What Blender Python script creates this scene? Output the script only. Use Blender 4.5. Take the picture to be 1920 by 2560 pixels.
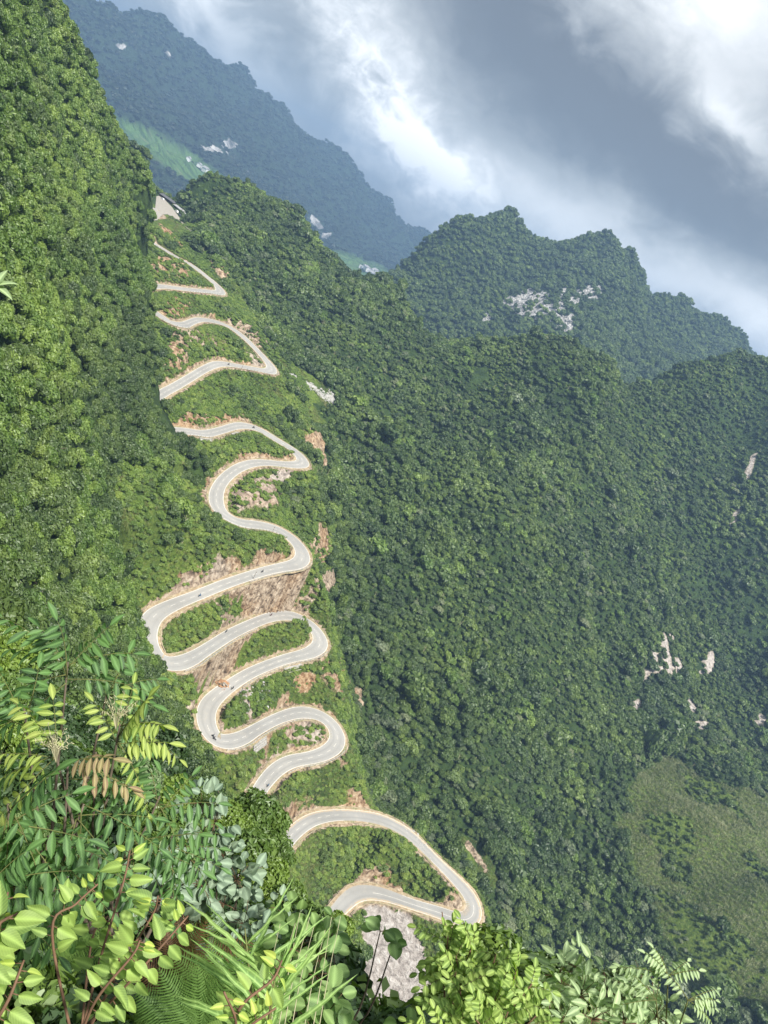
import bpy, bmesh, math, random
import numpy as np
from mathutils import Vector, Matrix
random.seed(7); RNG = np.random.default_rng(11)
scene = bpy.context.scene
for o in list(bpy.data.objects): bpy.data.objects.remove(o, do_unlink=True)
C = scene.collection
rad = math.radians

# ------------------------------------------------------------------ camera
FPX = 1923.0; TH = rad(19); RO = rad(29)
FW = np.array([0, math.cos(TH), -math.sin(TH)])
_r0 = np.array([1., 0, 0]); _u0 = np.array([0, math.sin(TH), math.cos(TH)])
RT = math.cos(RO)*_r0 + math.sin(RO)*_u0
UP = -math.sin(RO)*_r0 + math.cos(RO)*_u0
cam = bpy.data.cameras.new('camera'); camo = bpy.data.objects.new('camera', cam); C.objects.link(camo)
camo.matrix_world = Matrix(((RT[0], UP[0], -FW[0], 0), (RT[1], UP[1], -FW[1], 0), (RT[2], UP[2], -FW[2], 0), (0, 0, 0, 1)))
cam.sensor_fit = 'VERTICAL'; cam.sensor_height = 24; cam.sensor_width = 18
cam.lens = FPX/2560*24; cam.clip_start = .05; cam.clip_end = 20000
scene.camera = camo

# ------------------------------------------------------------------ world, sun, exposure
SUN_EL, SUN_AZ, SUN_STR, SUN_ANG = 54, 138, 3.6, 5      # azimuth clockwise from +Y, degrees
EXPOSURE = 1.3
def node_math(nt, op, a, b=None, c=None, clamp=False):
    n = nt.nodes.new('ShaderNodeMath'); n.operation = op; n.use_clamp = clamp
    for i, x in enumerate((a, b, c)):
        if x is None: continue
        if isinstance(x, (int, float)): n.inputs[i].default_value = x
        else: nt.links.new(x, n.inputs[i])
    return n.outputs[0]
w = bpy.data.worlds.new('World'); scene.world = w; w.use_nodes = True
nt = w.node_tree; nt.nodes.clear()
L = nt.links.new; M_ = lambda *a, **k: node_math(nt, *a, **k)
tc = nt.nodes.new('ShaderNodeTexCoord'); DIR = tc.outputs['Generated']
sp = nt.nodes.new('ShaderNodeSeparateXYZ'); L(DIR, sp.inputs[0])
def wnoise(scale, detail, stretch=(1, 1, 1), rough=.55, dist=0., off=0.):
    mp = nt.nodes.new('ShaderNodeMapping'); L(DIR, mp.inputs[0]); mp.inputs['Scale'].default_value = stretch
    mp.inputs['Location'].default_value = (off, off*.7, off*1.3)
    n = nt.nodes.new('ShaderNodeTexNoise'); L(mp.outputs[0], n.inputs['Vector'])
    n.inputs['Scale'].default_value = scale; n.inputs['Detail'].default_value = detail
    n.inputs['Roughness'].default_value = rough; n.inputs['Distortion'].default_value = dist
    return n.outputs['Fac']
n1 = wnoise(4, 5, (1, 1, 1.6), off=3.1); n2 = wnoise(5, 5, (1, 1, 1.6), off=9.7)
n3 = wnoise(3.2, 9, (1, 1, 2.0), .6, .4, 1.7); n4 = wnoise(13, 9, (1, 1, 1.5), .6, .8, 5.3); n5 = wnoise(34, 8, (1, 1, 1.3), .65, .6, 2.2)
A = M_('MULTIPLY', M_('ARCTAN2', sp.outputs[0], sp.outputs[1]), 57.2958)
Ev = M_('MULTIPLY', M_('ARCSINE', sp.outputs[2]), 57.2958)
wob = M_('SUBTRACT', n4, .5)
A = M_('ADD', A, M_('ADD', M_('MULTIPLY', M_('SUBTRACT', n1, .5), 10), M_('MULTIPLY', wob, 5)))
Ev = M_('ADD', Ev, M_('ADD', M_('MULTIPLY', M_('SUBTRACT', n2, .5), 5), M_('MULTIPLY', wob, 3.6)))
# base cloud value; clouds are banks at (azimuth, elevation) with tilt, half-widths and strength
V = M_('ADD', .36, M_('MULTIPLY', M_('SUBTRACT', n3, .5), .30))
V = M_('ADD', V, M_('MULTIPLY', wob, .22))
def gauss(a, e, tilt, sa, se):
    c, s = math.cos(rad(tilt)), math.sin(rad(tilt))
    da = M_('SUBTRACT', A, float(a)); de = M_('SUBTRACT', Ev, float(e))
    x = M_('DIVIDE', M_('ADD', M_('MULTIPLY', da, c), M_('MULTIPLY', de, s)), float(sa))
    y = M_('DIVIDE', M_('SUBTRACT', M_('MULTIPLY', de, c), M_('MULTIPLY', da, s)), float(se))
    return M_('EXPONENT', M_('MULTIPLY', M_('ADD', M_('MULTIPLY', x, x), M_('MULTIPLY', y, y)), -1.0))
BANKS = [(-26, 5.6, -24, 6, 1.5, .50), (-20, 4.8, -30, 8, 1.7, -.10), (-14.0, 7.2, -26, 10, 3.0, .34), (-8.6, 4.8, -24, 5, 2.0, .34), (-7.2, 4.0, -38, 2.2, 1.2, .40),
         (-4, 12.0, -14, 12, 2.8, -.26), (8, 9.6, -8, 10, 2.3, -.22), (2.5, 20, 0, 8, 3.2, .42), (8.5, 15.2, -20, 4, 1.5, .30),
         (3, 4.8, 2, 13, 1.8, .30), (18, 6, 0, 8, 2.4, .32)]
for b_ in BANKS: V = M_('ADD', V, M_('MULTIPLY', gauss(*b_[:5]), float(b_[5])))
# broken, sunlit cloud edges in the bright gap
V = M_('ADD', V, M_('MULTIPLY', M_('MULTIPLY', gauss(-11, 5.2, -24, 11, 2.4), M_('SUBTRACT', n5, .5)), 1.2))
V = M_('ADD', V, M_('MULTIPLY', M_('SUBTRACT', n5, .5), .10))
# overcast: brighter towards the zenith
V = M_('ADD', V, M_('MULTIPLY', M_('POWER', M_('MAXIMUM', M_('SUBTRACT', sp.outputs[2], .30), 0.0), 1.2), .62))
V = M_('MAXIMUM', V, .10)
cr = nt.nodes.new('ShaderNodeValToRGB'); L(V, cr.inputs[0])
for i, (p, col) in enumerate([(0, (.10, .11, .125, 1)), (.2, (.165, .18, .195, 1)), (.45, (.42, .44, .45, 1)), (.7, (.72, .735, .74, 1)), (1., (1.25, 1.24, 1.2, 1))]):
    e = cr.color_ramp.elements[i] if i < 2 else cr.color_ramp.elements.new(p)
    e.position = p; e.color = col
CLOUD_STR = 0.62
bg1 = nt.nodes.new('ShaderNodeBackground'); L(cr.outputs[0], bg1.inputs[0]); bg1.inputs[1].default_value = CLOUD_STR
sky = nt.nodes.new('ShaderNodeTexSky'); sky.sky_type = 'NISHITA'; sky.sun_disc = False
sky.sun_elevation = rad(SUN_EL); sky.sun_rotation = rad(SUN_AZ)
bg2 = nt.nodes.new('ShaderNodeBackground'); L(sky.outputs[0], bg2.inputs[0]); bg2.inputs[1].default_value = .1
mx = nt.nodes.new('ShaderNodeMixShader'); mx.inputs[0].default_value = .95
L(bg2.outputs[0], mx.inputs[1]); L(bg1.outputs[0], mx.inputs[2])
wo = nt.nodes.new('ShaderNodeOutputWorld'); L(mx.outputs[0], wo.inputs[0])
sl = bpy.data.lights.new('sun', 'SUN'); slo = bpy.data.objects.new('sun', sl); C.objects.link(slo)
sl.energy = SUN_STR; sl.angle = rad(SUN_ANG); sl.color = (1, .95, .86)
sd = Vector((math.sin(rad(SUN_AZ))*math.cos(rad(SUN_EL)), math.cos(rad(SUN_AZ))*math.cos(rad(SUN_EL)), math.sin(rad(SUN_EL))))
slo.rotation_euler = (-sd).to_track_quat('-Z', 'Y').to_euler()
scene.view_settings.view_transform = 'Standard'; scene.view_settings.look = 'None'
scene.view_settings.gamma = 1; scene.view_settings.use_curve_mapping = False
scene.view_settings.exposure = EXPOSURE
scene.cycles.volume_bounces = 0; scene.cycles.max_bounces = 5; scene.cycles.diffuse_bounces = 2
scene.cycles.transmission_bounces = 2; scene.cycles.transparent_max_bounces = 6; scene.cycles.use_denoising = True

# ------------------------------------------------------------------ helpers
def ray(u, v):
    d = FW + RT*((u-960)/FPX) + UP*((1280-v)/FPX)
    return d/np.linalg.norm(d)
def at(u, v, D): return ray(u, v)*D
def rays(u, v):
    d = FW[None] + RT[None]*((u-960)/FPX)[:, None] + UP[None]*((1280-v)/FPX)[:, None]
    return d/np.linalg.norm(d, axis=1)[:, None]
def project(P):
    dz = P@FW; dz = np.where(dz < .1, .1, dz)
    return 960+FPX*(P@RT)/dz, 1280-FPX*(P@UP)/dz
def tag(o, label=None, cat=None, group=None, kind=None):
    if label: o['label'] = label
    if cat: o['category'] = cat
    if group: o['group'] = group
    if kind: o['kind'] = kind
    return o
def empty(name, loc, rz=0.):
    o = bpy.data.objects.new(name, None); C.objects.link(o); o.location = loc; o.rotation_euler = (0, 0, rz); o.empty_display_size = .1
    return o
def mesh_np(name, V, F, mat=None, attrs=None, smooth=False):
    me = bpy.data.meshes.new(name)
    V = np.asarray(V, dtype=np.float32); F = np.asarray(F, dtype=np.int32)
    n, k = F.shape
    me.vertices.add(len(V)); me.vertices.foreach_set('co', V.ravel())
    me.loops.add(n*k); me.loops.foreach_set('vertex_index', F.ravel())
    me.polygons.add(n); me.polygons.foreach_set('loop_start', np.arange(0, n*k, k, dtype=np.int32))
    try: me.polygons.foreach_set('loop_total', np.full(n, k, dtype=np.int32))
    except Exception: pass
    if smooth: me.polygons.foreach_set('use_smooth', np.ones(n, dtype=bool))
    me.update(calc_edges=True)
    for an, av in (attrs or {}).items():
        av = np.asarray(av, dtype=np.float32)
        if av.ndim == 1: at_ = me.attributes.new(an, 'FLOAT', 'POINT'); at_.data.foreach_set('value', av)
        else: at_ = me.attributes.new(an, 'FLOAT_VECTOR', 'POINT'); at_.data.foreach_set('vector', av.ravel())
    if mat: me.materials.append(mat)
    return me
def obj(name, me, parent=None, loc=None):
    o = bpy.data.objects.new(name, me); C.objects.link(o)
    if parent: o.parent = parent
    if loc is not None: o.location = loc
    return o
class MB:
    """collects boxes, tubes and raw faces (tri/quad) for one mesh"""
    def __init__(s): s.v = []; s.f = []
    def raw(s, vs, fs):
        b = len(s.v); s.v += [tuple(map(float, x)) for x in vs]; s.f += [tuple(i+b for i in f) for f in fs]
    def box(s, c, sz, M=None):
        c = Vector(c); hx, hy, hz = [q/2 for q in sz]
        vs = [Vector((x*hx, y*hy, z*hz)) for x in (-1, 1) for y in (-1, 1) for z in (-1, 1)]
        if M is not None: vs = [M@p for p in vs]
        s.raw([p+c for p in vs], [(0, 1, 3, 2), (4, 6, 7, 5), (0, 4, 5, 1), (2, 3, 7, 6), (0, 2, 6, 4), (1, 5, 7, 3)])
    def tube(s, pts, rs, n=6, cap=True):
        pts = [Vector(p) for p in pts]
        if not hasattr(rs, '__len__'): rs = [rs]*len(pts)
        vs = []; fs = []
        up = Vector((0, 0, 1))
        for i, p in enumerate(pts):
            t = (pts[min(i+1, len(pts)-1)]-pts[max(i-1, 0)])
            if t.length < 1e-9: t = Vector((0, 0, 1))
            t.normalize(); a = t.cross(up)
            if a.length < .05: a = t.cross(Vector((1, 0, 0)))
            a.normalize(); b = t.cross(a)
            for k in range(n):
                th = 2*math.pi*k/n; vs.append(p+(a*math.cos(th)+b*math.sin(th))*rs[i])
        for i in range(len(pts)-1):
            for k in range(n):
                fs.append((i*n+k, i*n+(k+1) % n, (i+1)*n+(k+1) % n, (i+1)*n+k))
        if cap:
            fs.append(tuple(range(n-1, -1, -1))); fs.append(tuple(range((len(pts)-1)*n, len(pts)*n)))
        s.raw(vs, fs)
    def mesh(s, name, mat=None, smooth=False):
        me = bpy.data.meshes.new(name); me.from_pydata(s.v, [], s.f); me.update()
        if smooth:
            for p in me.polygons: p.use_smooth = True
        if mat: me.materials.append(mat)
        return me
    def build(s, name, mat, parent=None, smooth=False): return obj(name, s.mesh(name, mat, smooth), parent)
def _hash(i, j, seed):
    h = (i.astype(np.int64)*374761393 + j.astype(np.int64)*668265263 + seed*2147483647) & 0xffffffff
    h = ((h ^ (h >> 13))*1274126177) & 0xffffffff
    return ((h ^ (h >> 16)) & 0xffff)/65535.0
def vnoise(x, y, seed=0):
    i = np.floor(x); j = np.floor(y); fx = x-i; fy = y-j
    fx = fx*fx*(3-2*fx); fy = fy*fy*(3-2*fy); i = i.astype(int); j = j.astype(int)
    a = _hash(i, j, seed); b = _hash(i+1, j, seed); c = _hash(i, j+1, seed); d = _hash(i+1, j+1, seed)
    return (a*(1-fx)+b*fx)*(1-fy)+(c*(1-fx)+d*fx)*fy
def fbm(x, y, sc, oc=4, seed=0, gain=.5):
    s = 0; a = 1; t = 0
    for k in range(oc):
        s = s+a*vnoise(x/sc+13.7*k, y/sc+7.1*k, seed+k); t += a; a *= gain; sc /= 2.03
    return s/t-.5
def sstep(a, b, x):
    t = np.clip((x-a)/(b-a), 0, 1); return t*t*(3-2*t)
class TPS:
    def __init__(s, P, smooth=0.):
        P = np.asarray(P, float); s.sc = 100.; X = P[:, :2]/s.sc; n = len(X); s.X = X
        r2 = ((X[:, None]-X[None])**2).sum(-1); K = s.k(r2)+np.eye(n)*smooth
        A = np.zeros((n+3, n+3)); A[:n, :n] = K; A[:n, n] = 1; A[:n, n+1:] = X; A[n, :n] = 1; A[n+1:, :n] = X.T
        s.w = np.linalg.lstsq(A, np.r_[P[:, 2], 0, 0, 0], rcond=None)[0]
    def k(s, r2): return -np.sqrt(r2+.0025)
    def __call__(s, x, y):
        x = np.asarray(x, float); sh = x.shape; X = np.c_[x.ravel(), np.asarray(y, float).ravel()]/s.sc
        out = np.empty(len(X)); n = len(s.X)
        for i in range(0, len(X), 20000):
            q = X[i:i+20000]; r2 = (q**2).sum(1)[:, None]+(s.X**2).sum(1)[None]-2*q@s.X.T
            out[i:i+20000] = s.k(np.maximum(r2, 0))@s.w[:n]+s.w[n]+q@s.w[n+1:]
        return out.reshape(sh)
def inside_and_dist(poly, x, y):
    """signed distance to polygon, positive outside"""
    P = np.asarray(poly, float); x = np.asarray(x, float); y = np.asarray(y, float)
    d = np.full(x.shape, 1e18); ins = np.zeros(x.shape, bool); n = len(P)
    for i in range(n):
        a = P[i]; b = P[(i+1) % n]; e = b-a; wx = x-a[0]; wy = y-a[1]
        t = np.clip((wx*e[0]+wy*e[1])/max(e@e, 1e-9), 0, 1)
        d = np.minimum(d, (wx-e[0]*t)**2+(wy-e[1]*t)**2)
        c = (a[1] > y) != (b[1] > y)
        with np.errstate(divide='ignore', invalid='ignore'):
            xi = (b[0]-a[0])*(y-a[1])/(b[1]-a[1]+1e-12)+a[0]
        ins ^= c & (x < xi)
    return np.where(ins, -1, 1)*np.sqrt(d)

# ------------------------------------------------------------------ materials
def mat(name):
    m = bpy.data.materials.new(name); m.use_nodes = True; nt = m.node_tree
    return m, nt, nt.nodes['Principled BSDF']
def ramp(nt, fac, stops):
    r = nt.nodes.new('ShaderNodeValToRGB'); nt.links.new(fac, r.inputs[0])
    for i, (p, c) in enumerate(stops):
        e = r.color_ramp.elements[i] if i < 2 else r.color_ramp.elements.new(p)
        e.position = p; e.color = (*c, 1)
    return r.outputs[0]
def noise(nt, scale, detail=4, stretch=None, rot=None, coord='Object', rough=.55, dist=0.):
    t = nt.nodes.new('ShaderNodeTexCoord'); src = t.outputs[coord]
    if stretch or rot:
        mp = nt.nodes.new('ShaderNodeMapping'); nt.links.new(src, mp.inputs[0]); src = mp.outputs[0]
        if stretch: mp.inputs['Scale'].default_value = stretch
        if rot: mp.inputs['Rotation'].default_value = rot
    n = nt.nodes.new('ShaderNodeTexNoise'); nt.links.new(src, n.inputs['Vector'])
    n.inputs['Scale'].default_value = scale; n.inputs['Detail'].default_value = detail
    n.inputs['Roughness'].default_value = rough; n.inputs['Distortion'].default_value = dist
    return n.outputs['Fac']
def mixc(nt, fac, a, b, typ='MIX'):
    m = nt.nodes.new('ShaderNodeMix'); m.data_type = 'RGBA'; m.blend_type = typ
    for s, x in ((m.inputs[0], fac), (m.inputs[6], a), (m.inputs[7], b)):
        if isinstance(x, (int, float)): s.default_value = x
        elif isinstance(x, tuple): s.default_value = (*x, 1)
        else: nt.links.new(x, s)
    return m.outputs[2]
def attr(nt, name):
    a = nt.nodes.new('ShaderNodeAttribute'); a.attribute_name = name; return a.outputs['Fac']
def bump(nt, h, st, dist, bsdf):
    b = nt.nodes.new('ShaderNodeBump'); b.inputs['Strength'].default_value = st; b.inputs['Distance'].default_value = dist
    nt.links.new(h, b.inputs['Height']); nt.links.new(b.outputs[0], bsdf.inputs['Normal'])
def simple(name, c, rough=.8, var=.25, scale=3., spec=.3):
    m, nt, b = mat(name); n = noise(nt, scale, 5)
    nt.links.new(ramp(nt, n, [(.3, tuple(x*(1-var) for x in c)), (.7, tuple(min(1, x*(1+var)) for x in c))]), b.inputs['Base Color'])
    b.inputs['Roughness'].default_value = rough; b.inputs['Specular IOR Level'].default_value = spec
    return m
def terrain_mat(name, veg=((.018, .035, .012), (.05, .085, .022)), rocksc=1.0, streak=(1, 1, 1), srot=(0, 0, 0), white=False, field=False):
    m, nt, b = mat(name); M = lambda *a, **k: node_math(nt, *a, **k)
    vg = ramp(nt, noise(nt, .12, 6), [(.35, veg[0]), (.7, veg[1])])
    n1 = noise(nt, .9*rocksc, 7, streak, srot, rough=.65, dist=.4); n2 = noise(nt, .09*rocksc, 4); n3 = noise(nt, 2.6*rocksc, 6, rough=.7)
    if white:
        grey = ramp(nt, n1, [(.36, (.035, .045, .04)), (.48, (.25, .25, .25)), (.62, (.62, .61, .59))]); rock = grey
    else:
        grey = ramp(nt, n1, [(.30, (.03, .026, .022)), (.42, (.16, .12, .085)), (.52, (.33, .26, .19)), (.70, (.54, .46, .36))])
        rust = ramp(nt, n1, [(.3, (.06, .03, .015)), (.45, (.24, .13, .06)), (.57, (.38, .25, .13)), (.72, (.52, .42, .29))])
        rf = M('ADD', attr(nt, 'rust'), M('MULTIPLY', M('SUBTRACT', n2, .55), 1.8), clamp=True)
        rock = mixc(nt, rf, grey, rust)
        pink = ramp(nt, n1, [(.3, (.16, .14, .13)), (.5, (.36, .325, .30)), (.72, (.56, .535, .51))])
        rock = mixc(nt, attr(nt, 'pale'), rock, pink)
        gr = ramp(nt, noise(nt, .5, 5), [(.35, (.06, .10, .018)), (.6, (.13, .18, .035)), (.8, (.22, .23, .08))])
        vg = mixc(nt, attr(nt, 'grass'), vg, gr)
    rk = M('ADD', attr(nt, 'rock'), M('MULTIPLY', M('SUBTRACT', n3, .5), .9))
    rk = M('MULTIPLY', M('SUBTRACT', rk, .42), 7, clamp=True)
    col = mixc(nt, rk, vg, rock)
    if field:
        wv = noise(nt, .012, 4, (1, 6, 1), (0, 0, .5)); fc = ramp(nt, wv, [(.42, (.05, .105, .03)), (.5, (.12, .22, .06)), (.56, (.08, .16, .05)), (.66, (.17, .23, .09))])
        col = mixc(nt, attr(nt, 'field'), col, fc)
    nt.links.new(col, b.inputs['Base Color']); b.inputs['Roughness'].default_value = .9; b.inputs['Specular IOR Level'].default_value = .15
    bump(nt, n1, .9, 1.2/rocksc, b)
    return m
def foliage_mat(name, lo, mid, hi, trans=.35, objvar=True, gloss=.12):
    m, nt, b = mat(name)
    nt.nodes.remove(b)
    M = lambda *a, **k: node_math(nt, *a, **k)
    oi = nt.nodes.new('ShaderNodeObjectInfo')
    at_ = attr(nt, 'shade')
    f = M('ADD', M('MULTIPLY', oi.outputs['Random'], .55 if objvar else .1), M('MULTIPLY', at_, .45))
    geo = nt.nodes.new('ShaderNodeNewGeometry')
    nn = nt.nodes.new('ShaderNodeTexNoise'); nt.links.new(geo.outputs['Position'], nn.inputs['Vector']); nn.inputs['Scale'].default_value = .018; nn.inputs['Detail'].default_value = 3
    f = M('ADD', f, M('MULTIPLY', M('SUBTRACT', nn.outputs['Fac'], .5), 1.5))
    col = ramp(nt, f, [(.05, lo), (.5, mid), (.95, hi)])
    d = nt.nodes.new('ShaderNodeBsdfDiffuse'); nt.links.new(col, d.inputs[0])
    t = nt.nodes.new('ShaderNodeBsdfTranslucent'); nt.links.new(mixc(nt, 1.0, col, (1.1, 1.25, .55), 'MULTIPLY'), t.inputs[0])
    g = nt.nodes.new('ShaderNodeBsdfGlossy'); g.inputs['Roughness'].default_value = .5; g.inputs[0].default_value = (.8, .85, .8, 1)
    a = nt.nodes.new('ShaderNodeMixShader'); a.inputs[0].default_value = trans
    nt.links.new(d.outputs[0], a.inputs[1]); nt.links.new(t.outputs[0], a.inputs[2])
    c = nt.nodes.new('ShaderNodeMixShader'); c.inputs[0].default_value = gloss*.4
    nt.links.new(a.outputs[0], c.inputs[1]); nt.links.new(g.outputs[0], c.inputs[2])
    nt.links.new(c.outputs[0], nt.nodes['Material Output'].inputs[0])
    return m
def leaf_mat(name, c1, c2, back=None, trans=.4, rough=.6, gloss=.018):
    """near leaf: colour varies per leaf, a paler midrib, soft sheen, light coming through"""
    m, nt, b = mat(name); nt.nodes.remove(b)
    M = lambda *a, **k: node_math(nt, *a, **k)
    oi = nt.nodes.new('ShaderNodeObjectInfo')
    n = noise(nt, 14, 4); f = M('ADD', oi.outputs['Random'], M('MULTIPLY', M('SUBTRACT', n, .5), .5))
    col = ramp(nt, f, [(.05, c1), (.95, c2)])
    tcn = nt.nodes.new('ShaderNodeTexCoord'); sx = nt.nodes.new('ShaderNodeSeparateXYZ'); nt.links.new(tcn.outputs['Object'], sx.inputs[0])
    vq = M('FRACT', M('MULTIPLY', M('SUBTRACT', sx.outputs[1], M('MULTIPLY', M('ABSOLUTE', sx.outputs[0]), 1.1)), 9.0)); vein = M('MULTIPLY', M('SUBTRACT', .13, M('ABSOLUTE', M('SUBTRACT', vq, .5)), clamp=True), 6.0, clamp=True)
    col = mixc(nt, M('MULTIPLY', vein, .5), col, tuple(min(1, x*1.5+.02) for x in c2))
    spot = M('MULTIPLY', M('SUBTRACT', noise(nt, 5, 6, rough=.7), .66), 9, clamp=True); col = mixc(nt, M('MULTIPLY', spot, .55), col, (.16, .11, .04))
    rib = attr(nt, 'rib'); col = mixc(nt, M('MULTIPLY', rib, .55), col, tuple(min(1, x*1.9+.03) for x in c2))
    d = nt.nodes.new('ShaderNodeBsdfDiffuse'); nt.links.new(col, d.inputs[0])
    t = nt.nodes.new('ShaderNodeBsdfTranslucent'); nt.links.new(mixc(nt, 1.0, col, (1.2, 1.4, .5), 'MULTIPLY'), t.inputs[0])
    g = nt.nodes.new('ShaderNodeBsdfGlossy'); g.inputs['Roughness'].default_value = rough; g.inputs[0].default_value = (.85, .9, .9, 1)
    a = nt.nodes.new('ShaderNodeMixShader'); a.inputs[0].default_value = trans
    nt.links.new(d.outputs[0], a.inputs[1]); nt.links.new(t.outputs[0], a.inputs[2])
    c = nt.nodes.new('ShaderNodeMixShader'); c.inputs[0].default_value = gloss
    nt.links.new(a.outputs[0], c.inputs[1]); nt.links.new(g.outputs[0], c.inputs[2])
    nt.links.new(c.outputs[0], nt.nodes['Material Output'].inputs[0])
    return m
MT = {}
MT['hill'] = terrain_mat('hillside_ground', rocksc=.45)
MT['karst'] = terrain_mat('karst_ground', rocksc=.10, white=True, streak=(2.4, 2.4, .22), srot=(0, 0, 0))
MT['range'] = terrain_mat('far_range_ground', veg=((.016, .032, .016), (.035, .06, .028)), rocksc=.018, white=True, field=True, streak=(1, 1, .4))
MT['bank'] = simple('bank_soil', (.035, .045, .018), .95, .5, 3)
def asphalt():
    m, nt, b = mat('road_asphalt')
    n = noise(nt, .05, 5); n2 = noise(nt, 6, 6, rough=.7); n3 = noise(nt, .35, 6, rough=.7)
    col = ramp(nt, n, [(.35, (.245, .24, .228)), (.65, (.325, .32, .305))])
    col = mixc(nt, ramp(nt, n3, [(.52, (0, 0, 0)), (.75, (.35, .35, .35))]), col, (.52, .46, .36))
    col = mixc(nt, .35, col, ramp(nt, n2, [(.3, (.16, .157, .15)), (.7, (.38, .372, .355))]))
    # long tar-filled cracks and darker wheel tracks drawn along the road
    trk = attr(nt, 'track'); col = mixc(nt, node_math(nt, 'MULTIPLY', trk, .42), col, (.19, .19, .185))
    dt = attr(nt, 'dirt'); n5 = noise(nt, .6, 5); dirt = node_math(nt, 'MULTIPLY', dt, node_math(nt, 'MULTIPLY', node_math(nt, 'SUBTRACT', n5, .32), 4, clamp=True))
    col = mixc(nt, dirt, col, (.46, .33, .19))
    nt.links.new(col, b.inputs['Base Color']); b.inputs['Roughness'].default_value = .85; b.inputs['Specular IOR Level'].default_value = .2
    return m
MT['asphalt'] = asphalt()
def shoulder():
    m, nt, b = mat('road_shoulder_dirt')
    col = ramp(nt, noise(nt, .5, 7, rough=.7), [(.3, (.16, .12, .075)), (.5, (.31, .235, .145)), (.68, (.44, .37, .27))])
    col = mixc(nt, ramp(nt, noise(nt, .16, 3), [(.5, (0, 0, 0)), (.62, (.8, .8, .8))]), col, ramp(nt, noise(nt, 2, 5), [(.4, (.10, .13, .04)), (.6, (.30, .27, .16))]))
    nt.links.new(col, b.inputs['Base Color']); b.inputs['Roughness'].default_value = .95; return m
MT['shoulder'] = shoulder()
MT['kerb'] = simple('kerb_concrete', (.33, .28, .19), .95, .5, .35)
MT['paint'] = simple('road_paint', (.60, .58, .53), .7, .25, .8)
MT['concrete'] = simple('pale_concrete', (.29, .27, .235), .85, .25, .8)
MT['steel'] = simple('galvanised_steel', (.42, .43, .43), .5, .2, 2)
MT['darkwood'] = simple('weathered_wood', (.14, .11, .08), .9, .3, 3)
MT['bark'] = simple('bark', (.10, .08, .06), .9, .35, 6)
MT['twig'] = simple('green_twig', (.10, .11, .035), .8, .3, 20)
MT['rtwig'] = simple('brown_twig', (.13, .075, .045), .8, .3, 20)
MT['straw'] = simple('dry_straw', (.40, .38, .24), .8, .2, 20)
MT['stone'] = simple('white_limestone', (.33, .325, .31), .9, .35, .8)
MT['soil'] = simple('orange_soil', (.30, .175, .095), .95, .35, .5)

# ------------------------------------------------------------------ the road's line: traced points, falling at an even grade
ROAD_PX = [(385, 520), (400, 540), (375, 548), (350, 552), (325, 560), (320, 575), (345, 590), (370, 600), (412, 625), (445, 645), (478, 662), (503, 681), (531,
           703), (549, 722), (549, 732), (517, 728), (463, 723), (419, 717), (390, 716), (355, 722), (335, 738), (345, 758), (370, 770), (394, 785), (427, 806),
           (459, 812), (481, 804), (503, 799), (546, 806), (582, 822), (615, 848), (644, 877), (670, 906), (680, 922), (672, 929), (647, 924), (607, 917), (553,
           909), (517, 920), (474, 945), (437, 967), (412, 980), (375, 1005), (350, 1030), (355, 1055), (390, 1070), (430, 1076), (472, 1078), (512, 1084),
           (551, 1076), (590, 1065), (621, 1065), (653, 1076), (692, 1100), (731, 1123), (755, 1147), (756, 1160), (723, 1162), (676, 1157), (637, 1157), (598,
           1169), (566, 1192), (547, 1217), (540, 1245), (548, 1275), (582, 1300), (613, 1309), (653, 1313), (692, 1323), (723, 1341), (747, 1364), (758, 1392),
           (745, 1409), (711, 1417), (668, 1426), (613, 1443), (555, 1463), (496, 1487), (457, 1502), (418, 1519), (386, 1538), (370, 1564), (366, 1591), (374,
           1620), (394, 1648), (429, 1661), (472, 1650), (519, 1622), (574, 1587), (625, 1562), (672, 1544), (715, 1538), (751, 1546), (782, 1568), (801, 1595),
           (798, 1617), (770, 1634), (723, 1645), (676, 1661), (629, 1681), (590, 1704), (551, 1732), (523, 1760), (514, 1787), (518, 1816), (532, 1842), (555,
           1855), (598, 1848), (641, 1824), (684, 1801), (731, 1784), (770, 1781), (805, 1791), (833, 1814), (845, 1842), (838, 1865), (809, 1885), (770, 1896),
           (731, 1902), (696, 1920), (668, 1948), (649, 1975), (633, 2002), (612, 2040), (590, 2090), (580, 2140), (595, 2185), (630, 2200), (665, 2180), (697,
           2140), (710, 2111), (739, 2077), (781, 2049), (832, 2038), (887, 2038), (946, 2047), (992, 2066), (1030, 2091), (1068, 2128), (1106, 2166), (1144,
           2204), (1174, 2239), (1187, 2271), (1177, 2297), (1148, 2300), (1106, 2284), (1064, 2271), (1022, 2258), (971, 2240), (929, 2231), (895, 2233), (870,
           2250), (836, 2288), (800, 2340)]

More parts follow.
